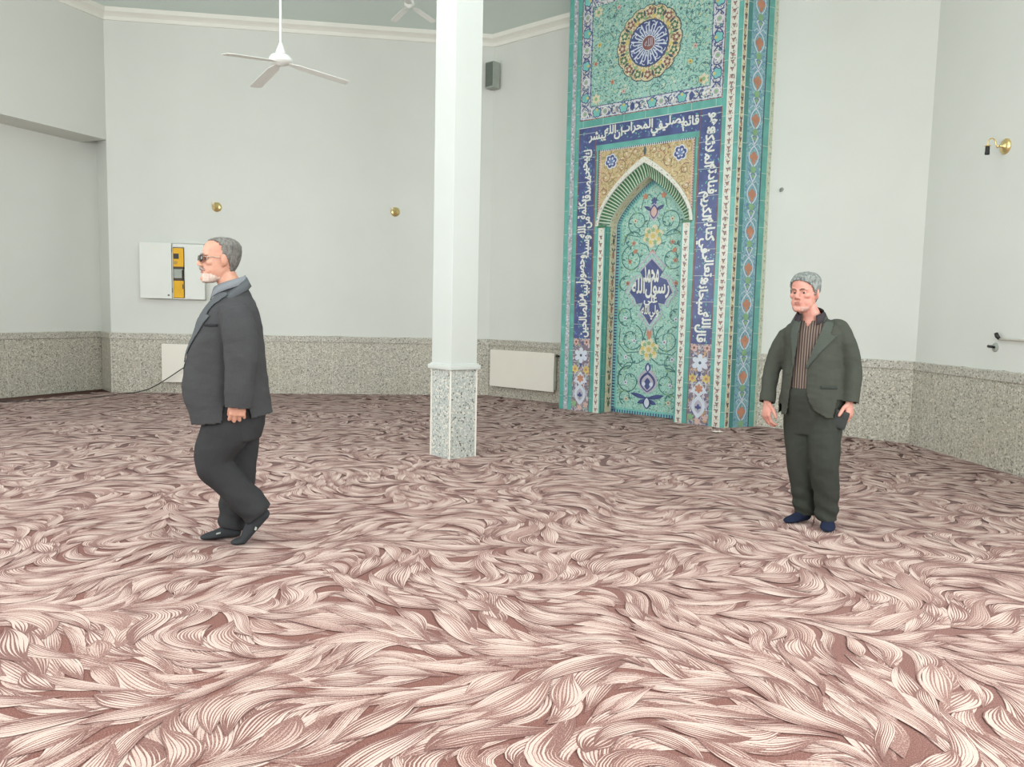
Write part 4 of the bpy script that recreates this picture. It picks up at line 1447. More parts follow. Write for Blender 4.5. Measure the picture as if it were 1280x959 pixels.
def crumple(V, F, amp, sc, seed):
    Nn = vnormals(V, F)
    for i in range(len(V)):
        p = Vector(V[i]) * 1.0
        d = mnoise.noise(Vector((p.x * sc[0] + seed, p.y * sc[1], p.z * sc[2])))
        d += 0.5 * mnoise.noise(Vector((p.x * sc[0] * 2.1 + seed, p.y * sc[1] * 2.1, p.z * sc[2] * 2.3 + 4)))
        V[i] += Nn[i] * amp * d
    return V
def take(V, F, keep):
    """sub-mesh of the faces kept"""
    F2 = [f for f, k in zip(F, keep) if k]
    used = sorted({i for f in F2 for i in f})
    ix = {j: i for i, j in enumerate(used)}
    return V[used], [tuple(ix[i] for i in f) for f in F2]
def shell(name, V, F, mat, parent, thick, offset=-1.0):
    o = mesh_obj(name, V, F, mat, parent, smooth=True)
    m = o.modifiers.new('thickness', 'SOLIDIFY'); m.thickness = thick; m.offset = offset
    return o
def interp(tab, z):
    zs = [t[0] for t in tab]; return np.interp(z, zs, [t[1] for t in tab])

class Body:
    def __init__(s, org, fw):
        s.o = Vector(org); s.fw = Vector((fw[0], fw[1], 0)).normalized(); s.lf = Vector((-s.fw.y, s.fw.x, 0))
def torso_rings(bm, B, rows, n=36, ex=2.4):
    """rows: (z, centre x, centre y, half width, half depth)"""
    rings = []
    for z, cx, cy, b, a in rows:
        ring = []
        for k in range(n):
            t = 2 * math.pi * k / n
            c, s = math.cos(t), math.sin(t)
            c = math.copysign(abs(c) ** (2 / ex), c); s = math.copysign(abs(s) ** (2 / ex), s)
            ring.append(bm.verts.new(Vector((cx, cy, z)) + B.fw * a * c + B.lf * b * s))
        rings.append(ring)
    for p, q in zip(rings, rings[1:]):
        for k in range(n):
            bm.faces.new((p[k], p[(k + 1) % n], q[(k + 1) % n], q[k]))
    bm.faces.new(rings[0]); bm.faces.new(rings[-1])
def scaled(rows, d, z0=None, z1=None):
    return [(z, x, y, max(0.02, b - d), max(0.02, a - d)) for z, x, y, b, a in rows if (z0 is None or z >= z0) and (z1 is None or z <= z1)]
def limb(bm, pts, rad, n=20, k=5):
    P = smooth_path(pts, k)
    r = np.interp(np.linspace(0, 1, len(P)), np.linspace(0, 1, len(rad)), rad)
    tube(bm, P, [float(x) for x in r], n)

def hand(bm, wrist, d, n, t, curl=(0.5, 0.8, 0.5), thumb=(0.55, 0.6, -0.35), size=1.0, spread=0.06):
    """palm, four fingers of different lengths and a thumb; d to the knuckles, n out of the back of the hand, t to the thumb side"""
    d = Vector(d).normalized(); n = Vector(n); n = (n - d * d.dot(n)).normalized(); t = Vector(t); t = (t - d * d.dot(t) - n * n.dot(t)).normalized()
    w = Vector(wrist); s = size
    rows = [(-0.03, 0.026, 0.020), (0.0, 0.028, 0.020), (0.03, 0.036, 0.019), (0.06, 0.042, 0.017), (0.085, 0.041, 0.014), (0.094, 0.036, 0.010)]
    tube(bm, [w + d * (q * s) for q, _, _ in rows], [(a * s, b * s) for _, a, b in rows], 18, ref=t)
    for off, base, ln, r in ((0.031, 0.083, (0.040, 0.024, 0.019), 0.0098), (0.0105, 0.088, (0.044, 0.028, 0.020), 0.0100), (-0.0105, 0.084, (0.041, 0.026, 0.019), 0.0094), (-0.030, 0.075, (0.032, 0.020, 0.017), 0.0084)):
        p = w + d * (base * s) + t * (off * s)
        a = 0.0
        pts = [p - d * 0.02 * s, p]
        rr = [r * s, r * s * 1.05]
        for L, c in zip(ln, curl):
            a += c
            dirv = d * math.cos(a) - n * math.sin(a) + t * (off * spread / 0.03 * math.cos(a))
            p = p + dirv * (L * s)
            pts.append(p)
            rr.append(rr[-1] * 0.93)
        tube(bm, pts, rr, 10)
        ellipsoid(bm, pts[-1], (rr[-1] * 1.0,) * 3, n=10, m=8)
        ellipsoid(bm, pts[1] + n * 0.002, (r * s * 1.12,) * 3, n=10, m=8)
    p = w + d * 0.018 * s + t * 0.026 * s
    tv = (d * thumb[0] + t * thumb[1] + n * thumb[2]).normalized()
    q1 = p + tv * 0.036 * s
    tv2 = (tv + d * 0.5).normalized()
    q2 = q1 + tv2 * 0.030 * s
    q3 = q2 + (tv2 + d * 0.2 - n * 0.1).normalized() * 0.022 * s
    tube(bm, [p - tv * 0.015 * s, p, q1, q2, q3], [0.014 * s, 0.015 * s, 0.0125 * s, 0.0112 * s, 0.0085 * s], 12)
    ellipsoid(bm, q3, (0.0088 * s,) * 3, n=10, m=8)

HEAD = [(-0.120, .022, .080, .036), (-0.112, .038, .090, .012), (-0.098, .050, .093, -.020), (-0.078, .059, .091, -.046), (-0.052, .066, .089, -.066), (-0.026, .0705, .087, -.082), (0.0, .0735, .086, -.093),
        (0.026, .0765, .089, -.100), (0.050, .0775, .088, -.103), (0.074, .075, .081, -.100), (0.093, .066, .067, -.089), (0.107, .051, .047, -.069), (0.116, .031, .021, -.042), (0.119, .010, -.004, -.018)]
def head_point(z, t, grow=0.0):
    zs = [h[0] for h in HEAD]
    w = np.interp(z, zs, [h[1] for h in HEAD]); yf = np.interp(z, zs, [h[2] for h in HEAD]); yb = np.interp(z, zs, [h[3] for h in HEAD])
    cy, ry = (yf + yb) / 2, (yf - yb) / 2
    c, s = math.cos(t), math.sin(t)
    ex = 2.25
    return Vector(((w + grow) * math.copysign(abs(s) ** (2 / ex), s), cy + (ry + grow) * math.copysign(abs(c) ** (2 / ex), c), z))
def head_volumes(bm, M, n=40):
    rings = []
    for z in np.concatenate([[-0.120, -0.116, -0.110], np.linspace(-0.10, 0.10, 17), [0.107, 0.112, 0.116, 0.119]]):
        rings.append([bm.verts.new(M @ head_point(float(z), 2 * math.pi * k / n)) for k in range(n)])
    for p, q in zip(rings, rings[1:]):
        for k in range(n):
            bm.faces.new((p[k], p[(k + 1) % n], q[(k + 1) % n], q[k]))
    bm.faces.new(rings[0]); bm.faces.new(rings[-1])
    def el(c, r, rot=(0, 0, 0)):
        from mathutils import Euler
        A = M @ Matrix.Translation(c) @ Euler(rot).to_matrix().to_4x4() @ Matrix.Diagonal((*r, 1))
        bmesh.ops.create_uvsphere(bm, u_segments=16, v_segments=10, radius=1.0, matrix=A)
    tube(bm, [M @ Vector(p) for p in ((0, .080, .028), (0, .090, .012), (0, .100, -.010), (0, .108, -.027), (0, .104, -.036))], [.007, .0085, .0105, .0135, .010], 12)
    for s in (-1, 1):
        el((s * .0115, .096, -.033), (.0085, .013, .0085))
        el((s * .031, .082, .022), (.026, .011, .008), (0, 0, -s * .25))
        el((s * .044, .062, -.018), (.024, .020, .018))
        el((s * .036, .062, -.058), (.022, .016, .028))
        el((s * .0830, -.006, -.002), (.0095, .020, .032), (-.25, 0, -s * .45))
        el((s * .0750, -.004, -.026), (.008, .010, .012))
    el((0, .087, -.102), (.023, .014, .016))
    el((0, .088, -.060), (.023, .008, .007)); el((0, .088, -.071), (.019, .008, .007))
def head_sculpt(V, M):
    Mi = np.array(M.inverted())
    L = V @ Mi[:3, :3].T + Mi[:3, 3]
    near = (np.abs(L[:, 2]) < 0.16) & (np.linalg.norm(L, axis=1) < 0.2) & (L[:, 1] > 0.03)
    d = np.zeros(len(V))
    for s in (-1, 1):
        d += 0.011 * np.exp(-(((L[:, 0] - s * .031) / .017) ** 2 + ((L[:, 2] - .003) / .009) ** 2))
    d += 0.004 * np.exp(-((L[:, 0] / .022) ** 2 + ((L[:, 2] + .0655) / .0028) ** 2))      # mouth line
    d += 0.005 * np.exp(-((L[:, 0] / .020) ** 2 + ((L[:, 2] + .083) / .006) ** 2))
    fw = np.array(M.to_3x3() @ Vector((0, 1, 0)))
    V[near] -= (d[near])[:, None] * fw[None]
    return V
def head_patch(name, M, mask, grow, mat, parent, thick, seed, rough=0.003, nz=60, nt=96):
    """hair or beard lying on the head: the part of the head surface where mask holds, given body"""
    vs, idx = [], {}
    zs = np.linspace(-0.119, 0.1185, nz)
    P = [[head_point(float(z), 2 * math.pi * k / nt, 0.0) for k in range(nt)] for z in zs]
    fs = []
    for i in range(nz - 1):
        for k in range(nt):
            c = (P[i][k] + P[i + 1][(k + 1) % nt]) / 2
            if mask(c):
                f = []
                for (a, b) in ((i, k), (i, (k + 1) % nt), (i + 1, (k + 1) % nt), (i + 1, k)):
                    if (a, b) not in idx:
                        p = P[a][b]
                        n = Vector((p.x, p.y - 0.0, p.z * 0.9)).normalized()
                        g = grow(p) if callable(grow) else grow
                        g += rough * (mnoise.noise(Vector((p.x * 90 + seed, p.y * 45, p.z * 60))) + 0.6 * mnoise.noise(Vector((p.x * 30 + seed, p.y * 30, p.z * 30))))
                        idx[(a, b)] = len(vs)
                        vs.append(M @ (p + n * g))
                    f.append(idx[(a, b)])
                fs.append(tuple(f))
    if mask(Vector((0, 0, 0.119))):
        fs.append(tuple(idx[(nz - 1, k)] for k in range(nt)))
    o = shell(name, vs, fs, mat, parent, thick)
    return o
def skin_mat(name, c, blush):
    m, nt, b = new_mat(name, 0.5, 0.35)
    v = coords(nt)
    f = noise_tex(nt, v, 22, 3)
    nt.links.new(ramp(nt, f, [(0.35, c), (0.68, blush)]), b.inputs['Base Color'])
    b.inputs['Subsurface Weight'].default_value = 0.08
    b.inputs['Subsurface Radius'].default_value = (0.012, 0.005, 0.003)
    bump(nt, b, noise_tex(nt, v, 320, 2), 0.12, 0.002)
    return m
def cloth_mat(name, c, c2, rough=0.9):
    m, nt, b = new_mat(name, rough, 0.12)
    v = coords(nt)
    f = noise_tex(nt, v, 420, 2, 0.7)
    big = noise_tex(nt, v, 3.5, 3)
    a = ramp(nt, f, [(0.3, c), (0.72, c2)])
    nt.links.new(mix(nt, maths(nt, 'MULTIPLY', big, 0.25), a, c2), b.inputs['Base Color'])
    bump(nt, b, f, 0.1, 0.002)
    return m
def hair_mat(name, c, c2):
    m, nt, b = new_mat(name, 0.65, 0.3)
    v = coords(nt, scale=(1, 1, 0.35))
    f = noise_tex(nt, v, 95, 4, 0.75)
    nt.links.new(ramp(nt, f, [(0.36, c), (0.62, c2)]), b.inputs['Base Color'])
    bump(nt, b, f, 0.5, 0.003)
    return m
EYEW = noisy('shaded_eye_white', rgb(176, 160, 152), 0.02, 20, 0.25, 0.5)  # dimmed tone carries the shade of the eye sockets
IRIS = noisy('iris_dark_brown', rgb(50, 36, 30), 0.1, 60, 0.2, 0.5)
LIPS = noisy('lip_skin', rgb(160, 110, 100), 0.06, 40, 0.5, 0.3)
SOCK_BLACK = cloth_mat('black_sock_knit', rgb(44, 46, 48), rgb(58, 60, 62))
SOCK_NAVY = cloth_mat('navy_sock_knit', rgb(24, 30, 46), rgb(36, 42, 62))
LENS = noisy('dark_lens', rgb(40, 32, 34), 0.1, 20, 0.08, 0.6)
STEEL = noisy('steel_wire', rgb(168, 160, 150), 0.05, 20, 0.25, 0.5, 1.0)

def head_frame(c, face, tilt=0.0, roll=0.0):
    f = Vector((face[0], face[1], 0)).normalized()
    f = (f * math.cos(tilt) + Vector((0, 0, 1)) * math.sin(tilt)).normalized()
    l = Vector((0, 0, 1)).cross(f).normalized()          # his left
    u = f.cross(-l).normalized() * 1.0
    if u.z < 0:
        u = -u
    l2 = l * math.cos(roll) + u * math.sin(roll); u2 = u * math.cos(roll) - l * math.sin(roll)
    return Matrix(((l2.x, f.x, u2.x, c[0]), (l2.y, f.y, u2.y, c[1]), (l2.z, f.z, u2.z, c[2]), (0, 0, 0, 1)))

def foot(bm, heel, ball, toe, up=(0, 0, 1), w=1.0, ankle=None):
    heel, ball, toe = Vector(heel), Vector(ball), Vector(toe)
    up = Vector(up)
    d = (ball - heel).normalized()
    side = d.cross(up).normalized()
    uh = side.cross(d).normalized()
    mid = heel.lerp(ball, 0.5)
    rows = [(heel - d * 0.012 + uh * 0.030, 0.020, 0.020), (heel + d * 0.008 + uh * 0.034, 0.032, 0.034), (heel.lerp(ball, 0.25) + uh * 0.042, 0.035, 0.042), (mid + uh * 0.040, 0.038, 0.040),
            (heel.lerp(ball, 0.78) + uh * 0.031, 0.046, 0.031), (ball + up * 0.024, 0.049, 0.024), (ball.lerp(toe, 0.6) + up * 0.018, 0.045, 0.018), (toe + up * 0.013, 0.030, 0.012), (toe + (toe - ball).normalized() * 0.010 + up * 0.011, 0.014, 0.007)]
    tube(bm, [r[0] for r in rows], [(r[1] * w, r[2] * w) for r in rows], 18, ref=side)
    if ankle is not None:
        a = Vector(ankle)
        base = heel.lerp(ball, 0.14) + uh * 0.045
        tube(bm, [base, base.lerp(a, 0.5), a], [(0.036 * w, 0.042 * w), (0.036 * w, 0.038 * w), (0.037 * w, 0.037 * w)], 16, ref=side)

def person(cfg):
    B = Body(cfg['org'], cfg['fw'])
    T = Matrix.Translation(B.o)
    hM = head_frame(cfg['head'], cfg['face'], cfg.get('tilt', 0.0), cfg.get('roll', 0.0))
    hs = cfg.get('head_scale', 1.0)
    hM = hM @ Matrix.Diagonal((hs, hs, hs, 1))
    # ---- body: one continuous skin
    bm = bmesh.new()
    head_volumes(bm, hM)
    nb = Vector(cfg['neck'])
    tube(bm, [hM @ Vector((0, -.020, -.02)), hM @ Vector((0, -.024, -.075)), nb + Vector((0, 0, .03)), nb - Vector((0, 0, .05))], [0.058, 0.060, 0.063, 0.075], 20)
    torso_rings(bm, B, scaled(cfg['torso'], 0.035, 0.78), ex=2.2)
    hips = [Vector(cfg['hipL']), Vector(cfg['hipR'])]
    zlow = [r for r in scaled(cfg['torso'], 0.05, 0.78)][0]
    tube(bm, [Vector((zlow[1], zlow[2], 0.90)), hips[0].lerp(hips[1], 0.5) - Vector((0, 0, .02))], [(zlow[3], zlow[4]), (0.14, 0.11)], 20, ref=B.lf)
    for s in 'LR':
        limb(bm, [cfg['hip' + s], cfg['knee' + s], cfg['ank' + s]], [0.075, 0.07, 0.055, 0.045, 0.04, 0.036], 14)
        hl, bl, te = [Vector(p) for p in cfg['foot' + s]]
        foot(bm, hl.lerp(bl, 0.12), bl, te.lerp(bl, 0.5), w=0.66, ankle=cfg['ank' + s], up=cfg.get('up' + s, (0, 0, 1)))
        limb(bm, [cfg['sh' + s], cfg['el' + s], cfg['wr' + s]], [0.052, 0.046, 0.040, 0.036, 0.030, 0.026], 14)
        hand(bm, cfg['wr' + s], *cfg['hand' + s][:3], **cfg['hand' + s][3])
    V, F = fused(bm, 0.0042, 2)
    V = head_sculpt(V, hM)
    body = mesh_obj('person', V, F, cfg['skin'], None, smooth=True)
    body.matrix_world = T
    tag(body, cfg['label'], 'person')
    # ---- face details
    for s in (-1, 1):
        bm = bmesh.new()
        bmesh.ops.create_uvsphere(bm, u_segments=16, v_segments=12, radius=0.0118, matrix=hM @ Matrix.Translation((s * .031, .0700, .003)))
        e = bm_obj('eye', bm, EYEW, body, smooth=True)
        bm = bmesh.new()
        bmesh.ops.create_uvsphere(bm, u_segments=14, v_segments=10, radius=1, matrix=hM @ Matrix.Translation((s * .031 + cfg.get('gaze', 0), .0785, .002)) @ Matrix.Diagonal((.0072, .004, .0072, 1)))
        bm_obj('iris', bm, IRIS, e, smooth=True)
        bm = bmesh.new()
        bmesh.ops.create_uvsphere(bm, u_segments=18, v_segments=12, radius=0.0132, matrix=hM @ Matrix.Translation((s * .031, .0695, .0085)) @ Matrix.Diagonal((1.1, 1, .62, 1)))
        bm_obj('eyelid', bm, cfg['skin'], body, smooth=True)
        bm = bmesh.new()
        tube(bm, [hM @ Vector(p) for p in ((s * .012, .0925, .019), (s * .026, .0945, .025), (s * .040, .088, .024), (s * .050, .077, .017))], [(.003, .0030), (.0038, .0046), (.0034, .0042), (.0018, .002)], 8)
        bm_obj('eyebrow', bm, cfg['brow'], body, smooth=True)
    bm = bmesh.new()
    for z, r in ((-.0612, .0034), (-.0695, .0040)):
        tube(bm, [hM @ Vector(p) for p in ((-.021, .0885, z - .002), (-.010, .0935, z + .001), (0, .0955, z), (.010, .0935, z + .001), (.021, .0885, z - .002))], [r * .4, r, r, r, r * .4], 8)
    bm_obj('lips', bm, LIPS, body, smooth=True)
    if cfg.get('moustache'):
        bm = bmesh.new()
        tube(bm, [hM @ Vector(p) for p in ((-.030, .084, -.062), (-.018, .096, -.052), (0, .101, -.0475), (.018, .096, -.052), (.030, .084, -.062))], [(.004, .004), (.0065, .0055), (.0065, .0055), (.0065, .0055), (.004, .004)], 10)
        bm_obj('moustache', bm, cfg['moustache'], body, smooth=True)
    head_patch('hair', hM, cfg['hair_mask'], cfg['hair_grow'], cfg['hair'], body, 0.012, cfg['seed'], cfg.get('hair_rough', 0.003))
    if cfg.get('beard'):
        head_patch('beard', hM, cfg['beard_mask'], cfg['beard_grow'], cfg['beard'], body, 0.008, cfg['seed'] + 5, 0.0015)
    if cfg.get('glasses'):
        g = bmesh.new()
        for s in (-1, 1):
            bmesh.ops.create_uvsphere(g, u_segments=18, v_segments=10, radius=1, matrix=hM @ Matrix.Translation((s * .034, .1035, .001)) @ Matrix.Rotation(-s * .22, 4, 'Z') @ Matrix.Diagonal((.0280, .0050, .0195, 1)))
        go = bm_obj('sunglasses', g, LENS, body, smooth=True)
        g = bmesh.new()
        tube(g, [hM @ Vector(p) for p in ((-.012, .108, .006), (0, .112, .009), (.012, .108, .006))], 0.0018, 8)
        for s in (-1, 1):
            tube(g, [hM @ Vector(p) for p in ((s * .056, .099, .008), (s * .072, .088, .010), (s * .080, .040, .010), (s * .082, .0, .008), (s * .080, -.018, -.008))], 0.0019, 8)
        bm_obj('wire_frame', g, STEEL, go, smooth=True)
    # ---- shirt
    bm = bmesh.new()
    torso_rings(bm, B, scaled(cfg['torso'], 0.022, 0.85), ex=2.2)
    V, F = fused(bm, 0.007, 3)
    cc = centres(V, F)
    nk = np.array(nb)
    keep = ~((np.hypot(cc[:, 0] - nk[0], cc[:, 1] - nk[1]) < 0.078) & (cc[:, 2] > cfg['shirt_top'] - 0.03)) & (cc[:, 2] < cfg['shirt_top'])
    if cfg.get('open_neck'):
        ff = (cc[:, :2] - np.array(cfg['axis'])) @ np.array(B.fw)[:2]; ll = (cc[:, :2] - nk[:2]) @ np.array(B.lf)[:2]
        keep &= ~((ff > 0) & (cc[:, 2] > cfg['open_neck']) & (np.abs(ll) < (cc[:, 2] - cfg['open_neck']) * 0.55))
    V, F = take(V, F, keep)
    sh = shell('shirt', V, F, cfg['shirt'], body, 0.004)
    # shirt collar: two leaves round the neck
    bm = bmesh.new()
    for s in (-1, 1):
        pr = None
        for i in range(13):
            a = cfg.get('collar_to', math.pi) * i / 12
            dirv = -B.fw * math.cos(a) + B.lf * s * math.sin(a)
            r0 = 0.072 + 0.010 * (i / 12)
            zt = cfg['collar_z'] + 0.016 - cfg.get('collar_drop', 0.040) * (i / 12) ** 1.3
            drop = 0.034 + 0.026 * (i / 12) ** 2
            ring = []
            for rr, zz in ((r0, zt), (r0 + 0.004, zt + 0.003), (r0 + 0.022, zt - drop), (r0 + 0.017, zt - drop - 0.003)):
                ring.append(bm.verts.new(nb * 1.0 + Vector((0, 0, zz - nb.z)) + dirv * rr + B.fw * 0.012 * (i / 12)))
            if pr:
                for k in range(4):
                    bm.faces.new((pr[k], pr[(k + 1) % 4], ring[(k + 1) % 4], ring[k]))
            else:
                bm.faces.new(ring)
            pr = ring
        bm.faces.new(pr)
    bmesh.ops.recalc_face_normals(bm, faces=bm.faces)
    bm_obj('shirt_collar', bm, cfg['collar'], sh, smooth=True)
    # ---- trousers
    bm = bmesh.new()
    w = cfg['waist']
    torso_rings(bm, B, w, ex=2.2)
    for s in 'LR':
        limb(bm, cfg['trouser' + s], cfg['trouser_r' + s], 22, 6)
    V, F = fused(bm, 0.0075, 5)
    V = crumple(V, F, 0.011, (7.5, 7.5, 4.0), cfg['seed'] + 1.3)
    V = crumple(V, F, 0.0040, (10, 10, 14), cfg['seed'] + 5.1)
    low = np.clip((0.35 - V[:, 2]) / 0.3, 0, 1)                       # cloth gathers above the hems
    Nn = vnormals(V, F)
    V += Nn * (low * 0.006 * np.sin(V[:, 2] * 70 + 3 * np.sin(V[:, 0] * 14) + cfg['seed']))[:, None]
    tr = mesh_obj('trousers', V, F, cfg['trouser_mat'], body, smooth=True)
    # ---- socks
    for s in 'LR':
        bm = bmesh.new()
        foot(bm, *cfg['foot' + s], w=1.0, ankle=cfg['ank' + s], up=cfg.get('up' + s, (0, 0, 1)))
        V, F = fused(bm, 0.005, 3)
        so = mesh_obj('sock', V, F, cfg['sock'], body, smooth=True)
        if cfg.get('sock_mark' + s):
            p, u, v = [Vector(q) for q in cfg['sock_mark' + s]]
            n = u.cross(v).normalized()
            bm = bmesh.new()
            vs = [bm.verts.new(p + u * a + v * b + n * h) for h in (-0.004, 0.004) for a, b in ((-1, -1), (1, -1), (1, 1), (-1, 1))]
            for f in ((0, 1, 2, 3), (4, 5, 6, 7), (0, 1, 5, 4), (1, 2, 6, 5), (2, 3, 7, 6), (3, 0, 4, 7)):
                bm.faces.new([vs[i] for i in f])
            bmesh.ops.recalc_face_normals(bm, faces=bm.faces)
            bm_obj('pale_mark', bm, GREYLT, so)
    # ---- jacket
    bm = bmesh.new()
    torso_rings(bm, B, cfg['torso'], ex=2.35)
    for s in 'LR':
        limb(bm, cfg['sleeve' + s], cfg['sleeve_r' + s], 22, 6)
        ellipsoid(bm, cfg['pad' + s], cfg.get('pad_r', (0.075, 0.075, 0.055)), n=16, m=12)
    V, F = fused(bm, 0.0070, 6)
    V = crumple(V, F, 0.009, (6.0, 6.0, 3.6), cfg['seed'] + 0.7)
    V = crumple(V, F, 0.0045, (9, 9, 15), cfg['seed'] + 2.9)
    cc = centres(V, F)
    fwv, lfv = np.array(B.fw), np.array(B.lf)
    c0 = np.array([cfg['axis'][0], cfg['axis'][1], 0])
    f = (cc - c0) @ fwv; l = (cc - c0) @ lfv; z = cc[:, 2]
    gap = (f > 0.03) & (l > interp(cfg['gapR'], z)) & (l < interp(cfg['gapL'], z))
    hem = (z < cfg['hem'][0] - cfg['hem'][1] * f) & (np.abs(l) < 0.265) & (np.hypot(cc[:, 0] - c0[0], cc[:, 1] - c0[1]) < 0.30)
    slv = np.zeros(len(cc), bool)
    for s in 'LR':                                                   # open cuffs, keep the sleeves below the hem line
        wr = np.array(cfg['cuff' + s][0]); dv = np.array(Vector(cfg['cuff' + s][1]).normalized())
        dd = cc - wr
        ax = dd @ dv
        rad = np.linalg.norm(dd - ax[:, None] * dv[None], axis=1)
        slv |= (rad < 0.11) & (ax > -0.20)
        hem &= ~((rad < 0.085) & (ax > -0.25))
        hem |= (rad < 0.10) & (ax > 0)
    neckhole = (np.hypot(cc[:, 0] - nk[0], cc[:, 1] - nk[1]) < 0.075) & (z > cfg['collar_z'] - 0.02)
    keep = ~(gap | hem | neckhole)
    Vj, Fj = take(V, F, keep)
    jk = shell('jacket', Vj, Fj, cfg['jacket'], body, 0.007)
    # lapels: broad turned back facings on either side of the opening
    Nn = vnormals(V, F)
    for s, gl, lp in ((1, cfg['gapL'], cfg['lapelL']), (-1, cfg['gapR'], cfg['lapelR'])):
        e0 = interp(gl, z); e1 = e0 + s * interp(lp, z)
        m = (f > 0.0) & (z > lp[0][0]) & (z < lp[-1][0]) & ((l - e0) * s > -0.004) & ((l - e1) * s < 0) & ~neckhole & ~slv
        if m.sum() > 5:
            Vl, Fl = take(V + Nn * 0.006, F, m)
            lo = shell('lapel', Vl, Fl, cfg['lapel_mat'], jk, 0.006, 0.0)
    # turned up collar round the back of the neck
    bm = bmesh.new()
    pr = None
    for i in range(25):
        a = -2.15 + 4.3 * i / 24
        dirv = -B.fw * math.cos(a) + B.lf * math.sin(a)
        q = abs(a) / 2.15
        r0 = 0.080 + 0.014 * q
        zt = cfg['collar_z'] + 0.004 - cfg.get('jacket_drop', 0.050) * q ** 1.5
        ring = [bm.verts.new(Vector((nb.x, nb.y, 0)) + dirv * rr + Vector((0, 0, zz))) for rr, zz in ((r0, zt - 0.005), (r0 + 0.005, zt + 0.004), (r0 + 0.030, zt - 0.046), (r0 + 0.022, zt - 0.055))]
        if pr:
            for k in range(4):
                bm.faces.new((pr[k], pr[(k + 1) % 4], ring[(k + 1) % 4], ring[k]))
        else:
            bm.faces.new(ring)
        pr = ring
    bm.faces.new(pr)
    bmesh.ops.recalc_face_normals(bm, faces=bm.faces)
    bm_obj('collar', bm, cfg['lapel_mat'], jk, smooth=True)
    # pocket openings drawn by the jacket surface itself
    for nm, z0, z1, l0, l1 in cfg.get('pockets', ()):
        zl = z - cfg.get('pocket_slope', 0.0) * (l - l0)
        m = (f > -0.02) & (zl > z0) & (zl < z1) & (l > l0) & (l < l1) & ~slv
        if m.sum() > 2:
            Vl, Fl = take(V + Nn * 0.004, F, m)
            shell(nm, Vl, Fl, cfg['pocket_mat'], jk, 0.004, 0.0)
    return body, hM

def left_hair(c):
    c = c + Vector((0, 0.006 * mnoise.noise(c * 170), 0.006 * mnoise.noise(c * 150 + Vector((3, 1, 2)))))
    if c.z > 0.10:
        return c.y < 0.075
    return c.z > -0.068 and c.y < np.interp(c.z, [-0.068, -0.03, 0.0, 0.03, 0.07, 0.088, 0.10], [-0.050, -0.036, -0.028, 0.002, 0.010, 0.020, 0.040])
def left_beard(c):
    w = 0.007 * mnoise.noise(c * 120)
    return c.y > 0.0 and c.z + w < np.interp(c.y, [0.0, 0.03, 0.06, 0.09], [-0.100, -0.088, -0.074, -0.078])
def right_hair(c):
    c = c + Vector((0, 0.009 * mnoise.noise(c * 110), 0.009 * mnoise.noise(c * 120 + Vector((3, 1, 2)))))
    c.z += 0.10 * c.x * (c.y > 0.05)            # the fringe is swept to one side
    if c.z > 0.086:
        return True
    return c.z > -0.078 and c.y < np.interp(c.z, [-0.078, -0.03, -0.012, 0.02, 0.045, 0.066, 0.086], [-0.052, -0.034, 0.008, 0.030, 0.044, 0.066, 0.088])
JK_L = cloth_mat('charcoal_suiting', rgb(54, 54, 55), rgb(70, 70, 71)); JKD_L = cloth_mat('dark_charcoal_suiting', rgb(36, 36, 38), rgb(48, 48, 50))
LP_L = cloth_mat('lit_charcoal_lapel', rgb(70, 73, 75), rgb(90, 93, 95))  # lighter than the jacket: the light on the lapel is in its colour
TR_L = cloth_mat('black_grey_trousering', rgb(44, 44, 45), rgb(58, 58, 59))
SH_L = cloth_mat('dark_shirt_cloth', rgb(46, 47, 50), rgb(62, 63, 66)); CO_L = cloth_mat('grey_shirt_collar', rgb(104, 108, 112), rgb(126, 130, 134))
JK_R = cloth_mat('olive_grey_suiting', rgb(56, 58, 52), rgb(72, 75, 67)); JKD_R = cloth_mat('dark_olive_suiting', rgb(48, 53, 48), rgb(62, 67, 62))
LP_R = cloth_mat('olive_grey_lapel', rgb(60, 65, 59), rgb(78, 83, 76))
TR_R = cloth_mat('dark_olive_trousering', rgb(46, 48, 43), rgb(60, 63, 57))
CO_R = cloth_mat('dark_shirt_collar', rgb(50, 44, 48), rgb(66, 60, 64))
m, nt, b = new_mat('brown_striped_shirt', 0.85, 0.15)
v = coords(nt)
rot = nt.nodes.new('ShaderNodeVectorMath'); rot.operation = 'DOT_PRODUCT'
nt.links.new(v, rot.inputs[0]); rot.inputs[1].default_value = (0.87, -0.5, 0.0)
fr = maths(nt, 'FRACT', maths(nt, 'MULTIPLY', rot.outputs['Value'], 62.0))
nt.links.new(ramp(nt, fr, [(0.0, rgb(70, 58, 56)), (0.55, rgb(86, 72, 68)), (0.64, rgb(140, 126, 112)), (0.80, rgb(140, 126, 112)), (0.90, rgb(70, 58, 56))]), b.inputs['Base Color'])
SH_R = m

